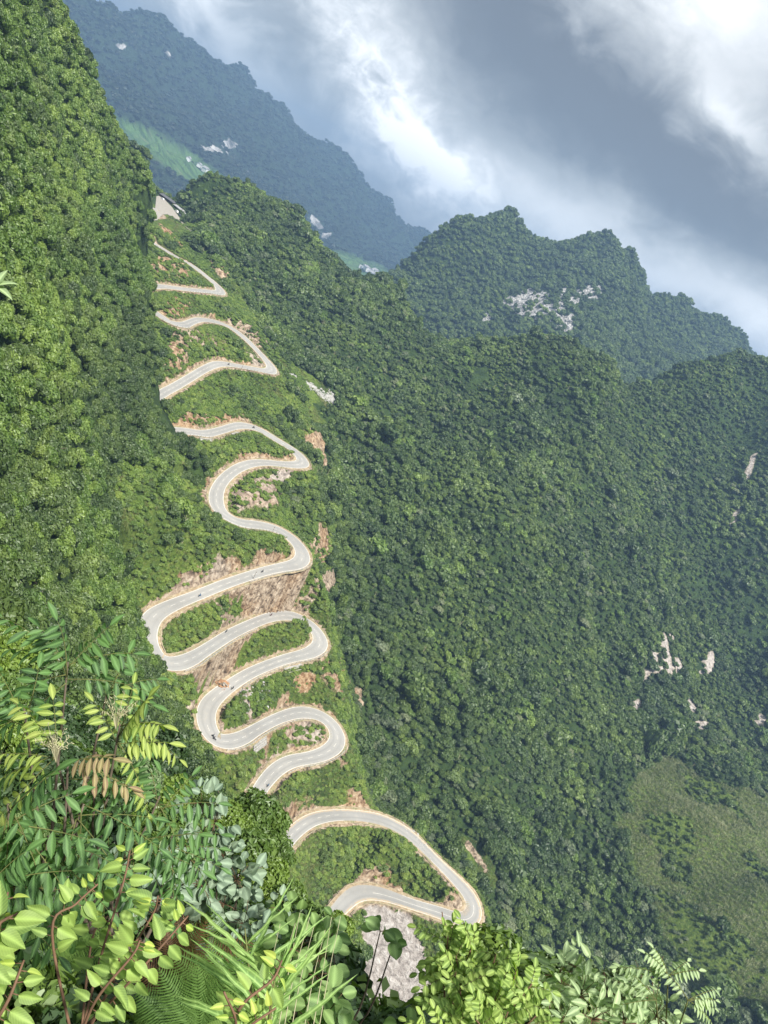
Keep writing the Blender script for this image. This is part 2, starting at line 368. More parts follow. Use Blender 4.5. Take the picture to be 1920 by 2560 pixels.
def catmull(P, n):
    P = np.asarray(P, float); Q = np.vstack([2*P[0]-P[1], P, 2*P[-1]-P[-2]]); out = []
    for i in range(1, len(Q)-2):
        a, b, c, d = Q[i-1], Q[i], Q[i+1], Q[i+2]
        for t in np.arange(n)/n:
            out.append(.5*((2*b)+(c-a)*t+(2*a-5*b+4*c-d)*t*t+(3*b-a-3*c+d)*t**3))
    out.append(P[-1]); return np.array(out)
def make_road(px, z0, g0, g1):
    Q = catmull(px, 5); GR = g0+(g1-g0)*sstep(40*5, 75*5, np.arange(len(Q))); dr = rays(Q[:, 0], Q[:, 1]); z = z0; P = [dr[0]*(z/dr[0][2])]
    for d, grade in zip(dr[1:], GR[1:]):
        zz = z
        for _ in range(25):
            q = d*(zz/d[2]); zz = .5*zz+.5*(z-grade*np.hypot(*(q-P[-1])[:2]))
        P.append(d*(zz/d[2])); z = zz
    P = np.array(P)
    s = np.r_[0, np.cumsum(np.linalg.norm(np.diff(P, axis=0), axis=1))]; t = np.arange(0, s[-1], 1.5)
    P = np.c_[[np.interp(t, s, P[:, k]) for k in range(3)]].T
    for _ in range(8): P[1:-1] = (P[:-2]+P[1:-1]*2+P[2:])/4
    return P
RD = make_road(ROAD_PX, -102., .055, .12); NR = len(RD)
RPX = np.c_[project(RD)]; RPX = RPX.reshape(2, NR).T if RPX.shape[0] == 2 else RPX
tang = np.gradient(RD, axis=0); tang[:, 2] = 0; tang /= np.linalg.norm(tang, axis=1)[:, None]
SIDE = np.c_[tang[:, 1], -tang[:, 0], np.zeros(NR)]            # to the right of travel
kappa = np.abs(np.cross(tang[:-1], tang[1:])[:, 2])/1.5; kappa = np.r_[kappa, kappa[-1]]
kk = np.convolve(kappa, np.ones(15)/15, 'same'); HW = 3.15+np.clip(kk*30, 0, 1.4)   # half width, wider in the hairpins
HW = np.convolve(HW, np.ones(15)/15, 'same'); HW[:8] = 3.2; HW[-8:] = 3.2
def near_road(x, y):
    x = np.ravel(x); y = np.ravel(y); D = np.empty(len(x)); I = np.empty(len(x), int); R = RD[:, :2]
    for i in range(0, len(x), 8000):
        q = np.c_[x[i:i+8000], y[i:i+8000]]; d2 = (q**2).sum(1)[:, None]+(R**2).sum(1)[None]-2*q@R.T
        I[i:i+8000] = d2.argmin(1); D[i:i+8000] = np.sqrt(np.maximum(d2.min(1), 0))
    return D, I

def road_cones(x, y, up=2.4, dn=1.25):
    """highest and lowest ground a cut or fill slope allows, from every piece of road"""
    hi = np.full(len(x), 1e9); lo = np.full(len(x), -1e9); J = np.arange(0, NR, 2); R = RD[J, :2]; Z = RD[J, 2]-.32; W = HW[J]+2.1
    sel = np.where((x > RD[:, 0].min()-90) & (x < RD[:, 0].max()+90) & (y > RD[:, 1].min()-90) & (y < RD[:, 1].max()+90))[0]
    for a in range(0, len(sel), 6000):
        q = sel[a:a+6000]; Q = np.c_[x[q], y[q]]
        d = np.sqrt(np.maximum((Q**2).sum(1)[:, None]+(R**2).sum(1)[None]-2*Q@R.T, 0)); d = np.maximum(d-W[None], 0)
        hi[q] = (Z[None]+d*up).min(1); lo[q] = (Z[None]-d*dn).max(1)
    return hi, lo

# ------------------------------------------------------------------ land forms as height fields through surveyed points (u, v, distance)
FS = 1.7
def fpts(lst): return [(u, v, D*FS) for u, v, D in lst]
def pts(lst, dz=0.): return [tuple(at(u, v, D)+np.array([0, 0, dz])) for u, v, D in lst]
def behind(lst, f=1.12, drop=25., dz=0.):
    out = []
    for u, v, D in lst:
        p = at(u, v, D)+np.array([0, 0, dz]); q = p*f; out.append((q[0], q[1], p[2]-drop))
    return out
TREE = 5.
M_crest = [(440, 455, 900), (520, 458, 930), (620, 455, 960), (720, 535, 950), (800, 620, 930), (870, 690, 930), (980, 690, 960), (1050, 855, 900), (1150, 850, 890),
           (1250, 835, 880), (1350, 835, 880), (1450, 870, 880), (1520, 900, 900), (1560, 955, 960), (1620, 948, 1000), (1700, 915, 1060), (1830, 868, 1100), (1920, 893, 1120), (2060, 950, 1100)]
M_in = [(480, 520, 860), (600, 600, 810), (700, 700, 780), (650, 800, 705), (750, 800, 740), (850, 800, 800), (800, 1000, 640), (900, 1000, 690),
        (900, 1200, 610), (800, 1300, 520), (1000, 1000, 740), (1200, 1000, 790), (1400, 1000, 810), (1100, 1200, 660), (1300, 1300, 660), (1000, 1500, 550),
        (900, 1600, 515), (1100, 1700, 545), (1300, 1600, 620), (1000, 1900, 515), (1200, 1900, 550), (1300, 2200, 560), (1400, 2000, 620), (1500, 1700, 730),
        (1620, 1880, 740), (1650, 1500, 850), (1800, 1300, 980), (1850, 1100, 1050), (1600, 1200, 900), (1500, 1450, 770), (1900, 1600, 960), (1900, 1900, 860),
        (1750, 2000, 710), (1900, 2300, 640), (1600, 2300, 610), (1400, 2400, 570), (1700, 2500, 590), (1900, 2560, 600), (1250, 2450, 520), (1100, 2400, 500),
        (2100, 2000, 800), (2100, 2500, 640), (1500, 2750, 560), (2150, 1300, 1000), (1560, 1080, 900), (720, 880, 670), (830, 1750, 490), (790, 1400, 492), (860, 1500, 515), (700, 620, 850), (840, 1130, 615), (620, 760, 700)]
M_low = [(400, 1780, 385), (300, 1900, 375), (520, 1930, 385), (450, 2100, 385), (700, 2350, 440), (900, 2400, 480), (1000, 2400, 490), (1000, 2560, 485), (800, 2560, 460), (940, 2300, 476),
         (600, 2400, 420), (1150, 2400, 500), (700, 2250, 430)]
rp = RD[::14]
Mc = pts(M_crest, -TREE); MB_ = behind(M_crest, 1.10, 40, -TREE)+behind(M_crest, 1.25, 90, -TREE)
H_M0 = TPS([tuple(p) for p in rp]+Mc+MB_+pts(M_in, -4.)+pts(M_low, -1.)+[(-440, 830, -70), (-340, 860, -85), (-440, 720, -85)], .0005)
# rock faces and bare soil: (u, v, half-length, half-height, tilt, rust, pale, lift in metres)
ROCKS = [(455, 1443, 110, 34, -22, .1, .25, 8), (420, 1588, 52, 32, 10, .25, .6, 5), (560, 1543, 80, 8, -22, -.2, 0, 2), (790, 1390, 26, 46, 5, .35, 0, 8), (795, 1490, 24, 34, 30, -.8, 0, 6),
         (715, 1478, 26, 16, -25, .2, 0, 4), (850, 1722, 70, 40, 35, .6, 0, 9), (760, 1705, 30, 16, -10, .7, 0, 5), (585, 1785, 42, 48, -10, .5, .5, 4), (745, 1838, 46, 28, -10, .2, .5, 3),
         (630, 1245, 62, 48, 20, .5, .4, 6), (470, 1055, 30, 20, -10, .6, 0, 4), (560, 1050, 60, 14, 0, .6, 0, 3), (780, 1120, 26, 48, -35, .5, 0, 6), (620, 842, 66, 12, 38, -.1, 0, 6),
         (440, 775, 40, 18, 0, .8, 0, 4), (440, 895, 30, 58, 20, .5, 0, 6), (640, 892, 26, 18, 20, -.3, .3, 1), (420, 682, 62, 26, 8, .7, .1, 7), (543, 682, 14, 32, -40, .5, 0, 6),
         (425, 602, 42, 12, 42, .9, 0, 4), (362, 510, 24, 34, 10, .3, 0, 7), (1190, 2140, 11, 50, -35, .0, 0, 1), (590, 1170, 30, 12, -30, .2, .3, 2),
         (480, 1780, 18, 60, 10, .4, .2, 2), (720, 1835, 20, 20, 0, .4, .4, 2), (690, 1195, 50, 14, 0, .1, .7, 0), (560, 1740, 14, 20, 0, .9, 0, 3), (830, 1820, 20, 40, 0, .7, 0, 4), (500, 850, 90, 22, 10, -.3, 0, 0)]
WHITES_M = [(1650, 1640, 30, 70, 28), (1690, 1665, 39, 27, 20), (1772, 1658, 18, 35, 25), (1742, 1765, 33, 14, -10), (1758, 1812, 39, 12, -10), (1588, 1770, 14, 30, 30), (1735, 1745, 15, 35, 30), (1873, 1170, 10, 46, 25), (1840, 1290, 8, 30, 25), (1895, 1100, 9, 68, 20), (1900, 1800, 15, 19, 20), (1540, 1330, 6, 14, 20), (1690, 1480, 8, 16, 30)]
def ell(u, v, e):
    c, s = math.cos(rad(e[4])), math.sin(rad(e[4])); du = u-e[0]; dv = v-e[1]
    return ((du*c+dv*s)/e[2])**2+((dv*c-du*s)/e[3])**2
def rock_masks(P, lim=None):
    u, v = project(P); n = len(P); m = np.zeros(n); ru = np.zeros(n); pa = np.zeros(n); lift = np.zeros(n)
    ns = fbm(P[:, 0], P[:, 1], 12, 5, 5, .65)+fbm(P[:, 0], P[:, 1], 4, 3, 6)*.5
    st = fbm(P[:, 0]+P[:, 1]*.5, P[:, 2]*.10, 8, 3, 9)
    for e in ROCKS:
        k = 1-sstep(.5, 1.35, np.sqrt(ell(u, v, e))+ns*1.5)
        m = np.maximum(m, k); ru += k*e[5]; pa = np.maximum(pa, k*e[6]); lift = np.maximum(lift, k*e[7])
    for e in WHITES_M:
        k = (1-sstep(.7, 1.25, np.sqrt(ell(u, v, e))+ns*.6))*sstep(-.10, .05, st); m = np.maximum(m, k*.95); ru -= k*.8; pa = np.maximum(pa, k*.9)
    return m, ru, pa, lift
CORN = [(1596, 1925), (1650, 1885), (1760, 1925), (1925, 2010), (2100, 2080), (2100, 2520), (1920, 2500), (1720, 2440), (1630, 2250), (1550, 2060)]
LOT_PX = [(391, 491), (401, 488), (430, 518), (450, 546), (443, 553), (420, 536), (407, 536), (393, 550), (360, 556), (346, 549), (348, 539), (376, 536), (388, 520)]
LOTZ = -102.3
LOT = np.array([ray(u, v)*(LOTZ/ray(u, v)[2]) for u, v in LOT_PX])
CLEAR = [(775, 968, 90, 26, 37), (700, 1010, 125, 36, 22), (1195, 2150, 26, 80, -35), (425, 575, 40, 14, 40)]      # rubble strip, open grass, slipped soil, the parking place
def clearing(P):
    u, v = project(P); m = np.zeros(len(P), bool); ns = fbm(P[:, 0], P[:, 1], 14, 3, 95)
    for e in CLEAR: m |= (np.sqrt(ell(u, v, e))+ns*.6) < 1
    return m
def H_M(x, y, full=False, fine=True):
    x = np.asarray(x, float); y = np.asarray(y, float); sh = x.shape; x = x.ravel(); y = y.ravel()
    b = H_M0(x, y)
    r, i = near_road(x, y)
    far = sstep(12, 70, r)
    b = b+far*((.22-np.abs(fbm(x+y*.5, y*.55, 110, 3, 1)))*42*sstep(520, 700, np.hypot(x, y))+fbm(x, y, 90, 4, 1)*26+fbm(x, y, 28, 3, 2)*13)
    P = np.c_[x, y, b]; m, ru, pa, lift = rock_masks(P)
    nearm = (r < 60)
    hw = HW[i]+2.1; zr = RD[i, 2]-.32
    b = b+np.where(nearm, lift*sstep(6, 14, r), 0)
    b = b+np.where(nearm, sstep(hw, hw+6, r)*fbm(x, y, 9, 4, 3)*3.0, 0)
    dd = np.maximum(r-hw, 0)
    hi, lo = road_cones(x, y); h = np.minimum(np.maximum(b, lo), hi)
    hr = np.hypot(RD[i, 0], RD[i, 1]); front = hr > np.hypot(x, y)              # ground on the open side of the road stays below it
    h = np.where(front, np.minimum(h, zr+.15+dd*(-RD[i, 2]/hr)*.7+np.maximum(dd-20, 0)*1.5), h); h = np.where(dd <= .01, zr, h)
    cut = ((b > hi-.6) & (dd > .15) & (dd < 3.6)).astype(float)*sstep(-.15, .2, fbm(x, y, 18, 3, 21)+.02)
    ld = np.full(len(x), 99.); q_ = (np.abs(x-LOT[:, 0].mean()) < 180) & (np.abs(y-LOT[:, 1].mean()) < 190)
    if q_.any(): ld[q_] = inside_and_dist(LOT[:, :2], x[q_], y[q_])
    H_M.ld = ld; lt = 1-sstep(11, 24, ld); h = h*(1-lt)+(LOTZ-.25)*lt
    scree = (i > NR*.86) & front & (dd > .3)                                    # bare pale slope below the last stretch of road
    if scree.any():
        su, sv = project(np.c_[x, y, h]); k = (1-sstep(.85, 1.1, np.sqrt(ell(su, sv, (985, 2430, 92, 190, -12)))+fbm(x, y, 11, 4, 97)*.7))*scree
        m = np.maximum(m, k); pa = np.maximum(pa, k); ru = ru-k*.2
    rk = np.maximum(m, cut*.9)
    rk = np.where(dd <= .15, .95, rk)
    # crags on bare faces
    h = h+np.where(dd > 1.0, rk, 0)*(np.abs(fbm(x*1.0, y*.6, 4, 3, 31))*3.2-.6+fbm(x, y, 1.9, 2, 33)*1.0)*np.where(pa > .8, .35, 1)
    if full: return h.reshape(sh), r, i, rk, ru+.12+np.where(m < .2, .45, 0)*(cut > 0), pa, cut
    return h.reshape(sh)

L_edge = [(130, -40, 430), (180, 60, 450), (230, 150, 475), (300, 300, 520), (350, 380, 560), (392, 490, 590), (345, 545, 545), (318, 600, 490), (345, 660, 470), (385, 715, 462), (372, 770, 430),
          (400, 850, 432), (410, 980, 425), (470, 1085, 422), (520, 1160, 412), (535, 1240, 425), (572, 1318, 442), (590, 1365, 446), (560, 1392, 434), (470, 1372, 425), (385, 1392, 408), (335, 1470, 385), (338, 1590, 345),
          (400, 1680, 320), (450, 1780, 300), (520, 1900, 262), (560, 2000, 200), (545, 2100, 130), (520, 2200, 70), (500, 2300, 30)]
L_in = [(0, 0, 300), (-150, 200, 230), (0, 300, 265), (100, 150, 370), (150, 350, 400), (250, 400, 470), (0, 500, 235), (150, 550, 340), (300, 520, 480), (0, 1000, 200), (150, 800, 300), (250, 750, 380), (150, 1000, 262),
        (300, 1000, 350), (400, 1150, 375), (300, 1250, 330), (0, 1250, 175), (100, 1400, 215), (0, 1500, 140), (200, 1500, 235), (250, 1650, 240), (100, 1650, 160), (0, 1700, 80), (200, 1800, 170), (400, 1900, 220), (300, 2000, 120),
        (100, 2000, 50), (300, 2300, 30), (0, 2200, 20), (-300, 1000, 140), (-300, 1800, 50), (-300, 2500, 18), (500, 1650, 0)][:-1]
Lp = pts(L_edge[:-5], -4.5)+pts(L_edge[-5:], -3)+pts(L_in, -4.)
H_L0 = TPS(Lp, .001)
Lpoly = [at(u, v, D)[:2] for u, v, D in L_edge]+[at(520, 2700, 25)[:2], np.array([-60, -5]), np.array([-330, 40]), np.array([-420, 250]), np.array([-420, 420])]
def H_L(x, y):
    x = np.asarray(x, float); y = np.asarray(y, float)
    s = inside_and_dist(Lpoly, x, y)
    n = fbm(x, y, 60, 4, 40)*16*sstep(0, 40, -s)+fbm(x, y, 18, 3, 44)*5*sstep(0, 15, -s)
    return H_L0(x, y)+n-np.maximum(s, 0)*3.2

K_crest = [(1000, 680, 1150), (1060, 610, 1180), (1110, 570, 1200), (1150, 552, 1220), (1200, 540, 1240), (1250, 528, 1250), (1286, 520, 1260), (1300, 578, 1265), (1340, 610, 1275), (1378, 622, 1285), (1420, 618, 1300), (1470, 600, 1310),
           (1510, 592, 1320), (1540, 620, 1325), (1590, 635, 1330), (1606, 668, 1335), (1614, 728, 1345), (1655, 738, 1380), (1700, 742, 1420), (1722, 756, 1430), (1736, 782, 1440), (1790, 795, 1470), (1840, 822, 1500), (1862, 850, 1510), (1872, 905, 1520)]
K_in = [(1000, 760, 1060), (1150, 700, 1130), (1100, 800, 1020), (1250, 650, 1200), (1250, 800, 1060), (1350, 740, 1130), (1350, 830, 1040), (1450, 720, 1190), (1500, 800, 1120), (1550, 720, 1220), (1590, 820, 1200),
        (1640, 820, 1290), (1700, 830, 1350), (1800, 850, 1430), (1600, 920, 1130), (1500, 900, 1030), (1750, 900, 1330), (1000, 870, 990), (1320, 640, 1230), (1370, 680, 1210), (1420, 640, 1270)]
KS = 1.45
def kpts(l): return [(u, v, D*KS) for u, v, D in l]
H_K0 = TPS(pts(kpts(K_crest), -6.)+behind(kpts(K_crest), 1.06, 65, -6)+behind(kpts(K_crest), 1.2, 190, -6)+pts(kpts(K_in), -6.)+pts(kpts([(1650, 1050, 1000), (1800, 1000, 1050), (1950, 1050, 1050), (1400, 1000, 880), (1100, 950, 880), (2100, 1000, 1100), (1550, 1000, 980), (1920, 920, 1130), (1600, 1200, 880), (1720, 1250, 900), (1850, 1300, 920), (1450, 1100, 850), (2000, 1200, 950), (1300, 1000, 800), (1000, 950, 820)]), -85.), .0002)
def H_K(x, y): return H_K0(x, y)+fbm(x, y*.6, 100, 4, 60)*46+(.2-np.abs(fbm(x, y*.5, 30, 3, 63)))*46
F_crest = [(20, -260, 2500), (120, -120, 2550), (215, -40, 2600), (258, 22, 2600), (268, 10, 2600), (280, 30, 2600), (305, 8, 2600), (330, 12, 2650), (362, 14, 2650), (398, 45, 2660), (420, 80, 2670), (442, 105, 2680), (470, 96, 2700), (492, 108, 2720), (515, 140, 2740), (535, 176, 2760),
           (570, 172, 2800), (603, 174, 2820), (640, 215, 2850), (700, 265, 2900), (740, 310, 2930), (800, 345, 2980), (850, 378, 3000), (872, 410, 3020), (930, 478, 3060), (980, 528, 3100), (1040, 575, 3150), (1100, 600, 3200), (1200, 660, 3250)]
F_in = [(300, 150, 2300), (200, 100, 2200), (350, 280, 2050), (450, 250, 2300), (450, 400, 1950), (320, 325, 1850), (400, 380, 1800), (330, 400, 1650), (430, 440, 1700), (550, 460, 1750), (560, 350, 2250), (650, 450, 2200), (700, 380, 2550), (700, 560, 2000),
        (800, 560, 2300), (850, 480, 2700), (900, 600, 2500), (950, 640, 2600), (850, 660, 2000), (920, 690, 2000), (1000, 700, 2300), (1100, 720, 2400), (300, 470, 1450), (700, 680, 1700), (250, 200, 2000), (200, 300, 1700)]
H_F0 = TPS(pts(fpts(F_crest))+behind(fpts(F_crest), 1.07, 120)+behind(fpts(F_crest), 1.25, 280)+pts(fpts(F_in)), .0002)
def H_F(x, y): return H_F0(x, y)+(.08-np.abs(fbm(x+.4*y, y*.8, 520, 5, 80, .6)))*260+(.06-np.abs(fbm(x, y, 240, 4, 84)))*270
B_pts = [(0, 1620, 26), (0, 1750, 17), (0, 1900, 11.5), (0, 2200, 7.2), (0, 2560, 4.8), (300, 2560, 4.5), (300, 2300, 6.2), (300, 2100, 9), (300, 1950, 15), (200, 1800, 22), (480, 2300, 7.2), (480, 2120, 12), (600, 2560, 4.8), (600, 2300, 8), (720, 2420, 7.4),
         (1000, 2570, 6.2), (1250, 2560, 6.4), (1500, 2600, 6.4), (1700, 2640, 7.2), (800, 2540, 6.2), (-300, 2000, 9), (-300, 1500, 22), (600, 2900, 3.2), (1500, 3000, 3.5)]
H_B0 = TPS(pts(B_pts, -.25)+[(0, -1, -1.9), (-3, -2, -1.7), (3, -2, -1.9)], .01)
Bpoly = [at(u, v, D)[:2] for u, v, D in [(-300, 1450, 24), (0, 1600, 26), (200, 1800, 22), (330, 1960, 15), (480, 2120, 12), (600, 2300, 8.4), (720, 2500, 7.2), (880, 2660, 6.4), (1050, 2680, 6.2), (1250, 2640, 6.2), (1500, 2650, 6.4), (1750, 2690, 7.0)]]+[np.array([9, 0]), np.array([9, -6]), np.array([-14, -6])]
def H_B(x, y):
    s = inside_and_dist(Bpoly, x, y); return H_B0(x, y)+fbm(x, y, 1.6, 3, 90)*.5-np.maximum(s, 0)*1.6

def grid_mesh(name, x0, x1, y0, y1, step, fn, mat_, keep=None):
    xs = np.arange(x0, x1+step, step); ys = np.arange(y0, y1+step, step); X, Y = np.meshgrid(xs, ys)
    Z, at_ = fn(X, Y); n, m_ = X.shape
    idx = np.arange(n*m_).reshape(n, m_)
    F = np.stack([idx[:-1, :-1], idx[:-1, 1:], idx[1:, 1:], idx[1:, :-1]], -1).reshape(-1, 4)
    if keep is not None:
        k = keep(X, Y, Z).ravel(); F = F[k[F].all(1)]
    V = np.c_[X.ravel(), Y.ravel(), Z.ravel()]
    used = np.zeros(len(V), bool); used[F.ravel()] = True; re = np.cumsum(used)-1
    V = V[used]; F = re[F]; at_ = {k: v.ravel()[used] for k, v in at_.items()}
    return tag(obj(name, mesh_np(name, V, F, mat_, at_, True)), kind='structure')
PX0, PX1, PY0, PY1 = -425, 185, 225, 925                        # the finely meshed ground round the road
def fn_M(X, Y):
    h, r, i, rk, ru, pa, cut = H_M(X, Y, True)
    gr = np.maximum((1-sstep(18, 48, r)), clearing(np.c_[X.ravel(), Y.ravel(), h.ravel()])*1.)*sstep(-.3, .25, fbm(X, Y, 14, 3, 50).ravel()+.12)
    u_, v_ = project(np.c_[X.ravel(), Y.ravel(), h.ravel()]); gr = np.maximum(gr, .85*(inside_and_dist(CORN, u_, v_)+fbm(X.ravel(), Y.ravel(), 40, 3, 70)*90 < 0))
    return h, dict(rock=rk, rust=ru, pale=pa, grass=np.clip(gr, 0, 1))
grid_mesh('road_hillside', PX0, PX1, PY0, PY1, 1.25, fn_M, MT['hill'])
def fn_M2(X, Y):
    h, a = fn_M(X, Y); e = 8
    ins = (X > PX0+e) & (X < PX1-e) & (Y > PY0+e) & (Y < PY1-e); return np.where(ins, h-14, h-.4), a
grid_mesh('valley_hillside', -560, 1050, 190, 1250, 5.5, fn_M2, MT['hill'])
grid_mesh('left_hillside', -440, 110, 8, 660, 3.0, lambda X, Y: (H_L(X, Y), dict(rock=np.zeros(X.size), rust=np.zeros(X.size), pale=np.zeros(X.size), grass=np.zeros(X.size))), MT['hill'], lambda X, Y, Z: (inside_and_dist(Lpoly, X, Y) < 90))
WHITES_K = [(1340, 768, 82, 36, 12), (1400, 800, 50, 24, 20), (1485, 733, 34, 22, -20), (1408, 730, 8, 20, 25), (1215, 795, 9, 26, 20), (1330, 740, 40, 18, 0), (1440, 745, 12, 30, 25), (1340, 825, 5, 10, 20), (1145, 655, 3, 12, 20), (1810, 1050, 6, 12, 0)]
def fn_K(X, Y):
    h = H_K(X, Y); P = np.c_[X.ravel(), Y.ravel(), h.ravel()]; u, v = project(P); m = np.zeros(len(P)); ns = fbm(P[:, 0], P[:, 1], 22, 4, 66); st = fbm(P[:, 0]+P[:, 1]*.3, P[:, 2]*.14, 14, 3, 67)+.15
    for e in WHITES_K: m = np.maximum(m, (1-sstep(.75, 1.15, np.sqrt(ell(u, v, e))+ns*.7))*sstep(-.17, .03, st))
    return h, dict(rock=m)
grid_mesh('karst_peaks', -380, 1100, 1270, 2560, 6.5, fn_K, MT['karst'])
WHITES_F = [(535, 375, 30, 10, 10), (575, 358, 16, 12, -20), (282, 45, 8, 6, 0), (300, 110, 4, 14, 0), (425, 130, 9, 7, 0), (345, 85, 14, 5, -20), (625, 400, 6, 16, 10), (620, 428, 6, 6, 0), (255, 100, 4, 6, 0), (322, 140, 10, 5, 0), (630, 310, 6, 5, 0), (790, 560, 10, 26, -40), (812, 590, 14, 8, 0), (700, 560, 20, 10, 40)]
def fn_F(X, Y):
    h = H_F(X, Y); P = np.c_[X.ravel(), Y.ravel(), h.ravel()]; u, v = project(P); m = np.zeros(len(P)); ns = fbm(P[:, 0], P[:, 1], 100, 4, 88)
    for e in WHITES_F: m = np.maximum(m, 1-sstep(.7, 1.2, np.sqrt(ell(u, v, e))+ns*.9))
    f = np.maximum(1-sstep(.8, 1.1, np.sqrt(ell(u, v, (455, 405, 210, 34, 32)))+ns*.35), 1-sstep(.8, 1.1, np.sqrt(ell(u, v, (930, 680, 130, 24, 24)))+ns*.35))
    return h, dict(rock=m, field=f*(P[:, 1] < 2600*FS))
grid_mesh('far_mountain_range', -4000, 850, 2000, 7000, 29, fn_F, MT['range'])
grid_mesh('cliff_bank', -16, 10, -6, 30, .35, lambda X, Y: (H_B(X, Y), {}), MT['bank'])
# land beyond and under everything
me = mesh_np('ground', [(-9000, -3000, -900), (9000, -3000, -900), (9000, 12000, -900), (-9000, 12000, -900)], [(0, 1, 2, 3)], MT['range'])
tag(obj('ground', me), kind='structure')

# ------------------------------------------------------------------ the road itself
def ribbon(name, o0, o1, dz, mat_, i0=0, i1=None, nseg=1, attrs=None, crown=0.):
    i1 = NR if i1 is None else i1; I = np.arange(i0, i1)
    o0 = np.broadcast_to(o0, NR)[I]; o1 = np.broadcast_to(o1, NR)[I]
    T = np.linspace(0, 1, nseg+1); V = []
    for t in T:
        o = o0*(1-t)+o1*t; V.append(RD[I]+SIDE[I]*o[:, None]+np.array([0, 0, dz]))
    V = np.stack(V, 1); n = len(I); k = nseg+1; idx = np.arange(n*k).reshape(n, k)
    F = np.stack([idx[:-1, :-1], idx[1:, :-1], idx[1:, 1:], idx[:-1, 1:]], -1).reshape(-1, 4)
    return mesh_np(name, V.reshape(-1, 3), F, mat_, attrs(I, T) if attrs else None)
def track(I, T):
    S, TT = np.meshgrid(I*1.5, T, indexing='ij'); q = np.abs(TT-.5)*2; c = np.exp(-((q-.42)/.14)**2)*.9
    fr = np.interp(S, np.arange(NR)*1.5, np.linspace(0, 1, NR))
    dirt = np.clip(sstep(.80, .97, TT)*1.3, 0, 1)*sstep(.86, .885, fr) + sstep(.86, .99, q)*.35
    return dict(track=(c*(.5+vnoise(S/30, TT*3, 5))).ravel(), dirt=np.clip(dirt, 0, 1).ravel())
rj = obj('road', ribbon('road', HW, -HW, 0, MT['asphalt'], nseg=14, attrs=track)); tag(rj, kind='structure')
sh = obj('road_shoulder', ribbon('road_shoulder', HW+1.45+np.clip(fbm(np.arange(NR)*1.5, np.zeros(NR), 7, 3, 101)*2.6, -1, .9), -HW-1.45-np.clip(fbm(np.arange(NR)*1.5, np.ones(NR)*50, 7, 3, 102)*2.6, -1, .9), -.03, MT['shoulder'], nseg=2)); tag(sh, kind='structure')
mk = MB(); Rr0 = random.Random(3)
def strip(o, wd, i0, i1, dz=.006):
    for i in range(i0, min(i1, NR-1)):
        oo = o[i] if hasattr(o, '__len__') else o; o2 = o[i+1] if hasattr(o, '__len__') else o
        a = RD[i]+SIDE[i]*(oo-wd/2); b = RD[i]+SIDE[i]*(oo+wd/2); c = RD[i+1]+SIDE[i+1]*(o2+wd/2); d = RD[i+1]+SIDE[i+1]*(o2-wd/2)
        z = np.array([0, 0, dz]); mk.raw([a+z, d+z, c+z, b+z], [(0, 1, 2, 3)])
IP = int(NR*.905)                                               # the lowest, muddy stretch has lost most of its paint
strip(HW-.28, .20, 0, IP); strip(-HW+.28, .20, 0, IP); strip(-HW+.28, .22, IP, NR); strip(HW-.28, .16, IP+40, IP+90)
for i in range(0, IP, 4):
    if Rr0.random() < .85: strip(0, .12, i, i+2)
strip(0, .14, IP+60, IP+100)
tag(mk.build('road_marking', MT['paint']), kind='structure')
kb = MB()
def kerb(side, i0, i1):
    for i in range(i0, min(i1, NR-1)):
        if vnoise(np.array([i/22.]), np.array([side*7.]), 61)[0] > .56 or Rr0.random() < .06: continue
        q = []
        for j in (i, i+1):
            for o in (HW[j]+1.25, HW[j]+1.52):
                for z in (-.4, .16): q.append(RD[j]+SIDE[j]*side*o+np.array([0, 0, z]))
        kb.raw(q, [(1, 3, 7, 5), (0, 1, 5, 4), (2, 6, 7, 3)])
kerb(1, 0, NR); kerb(-1, 0, NR)
tag(kb.build('kerb', MT['kerb']), kind='structure')

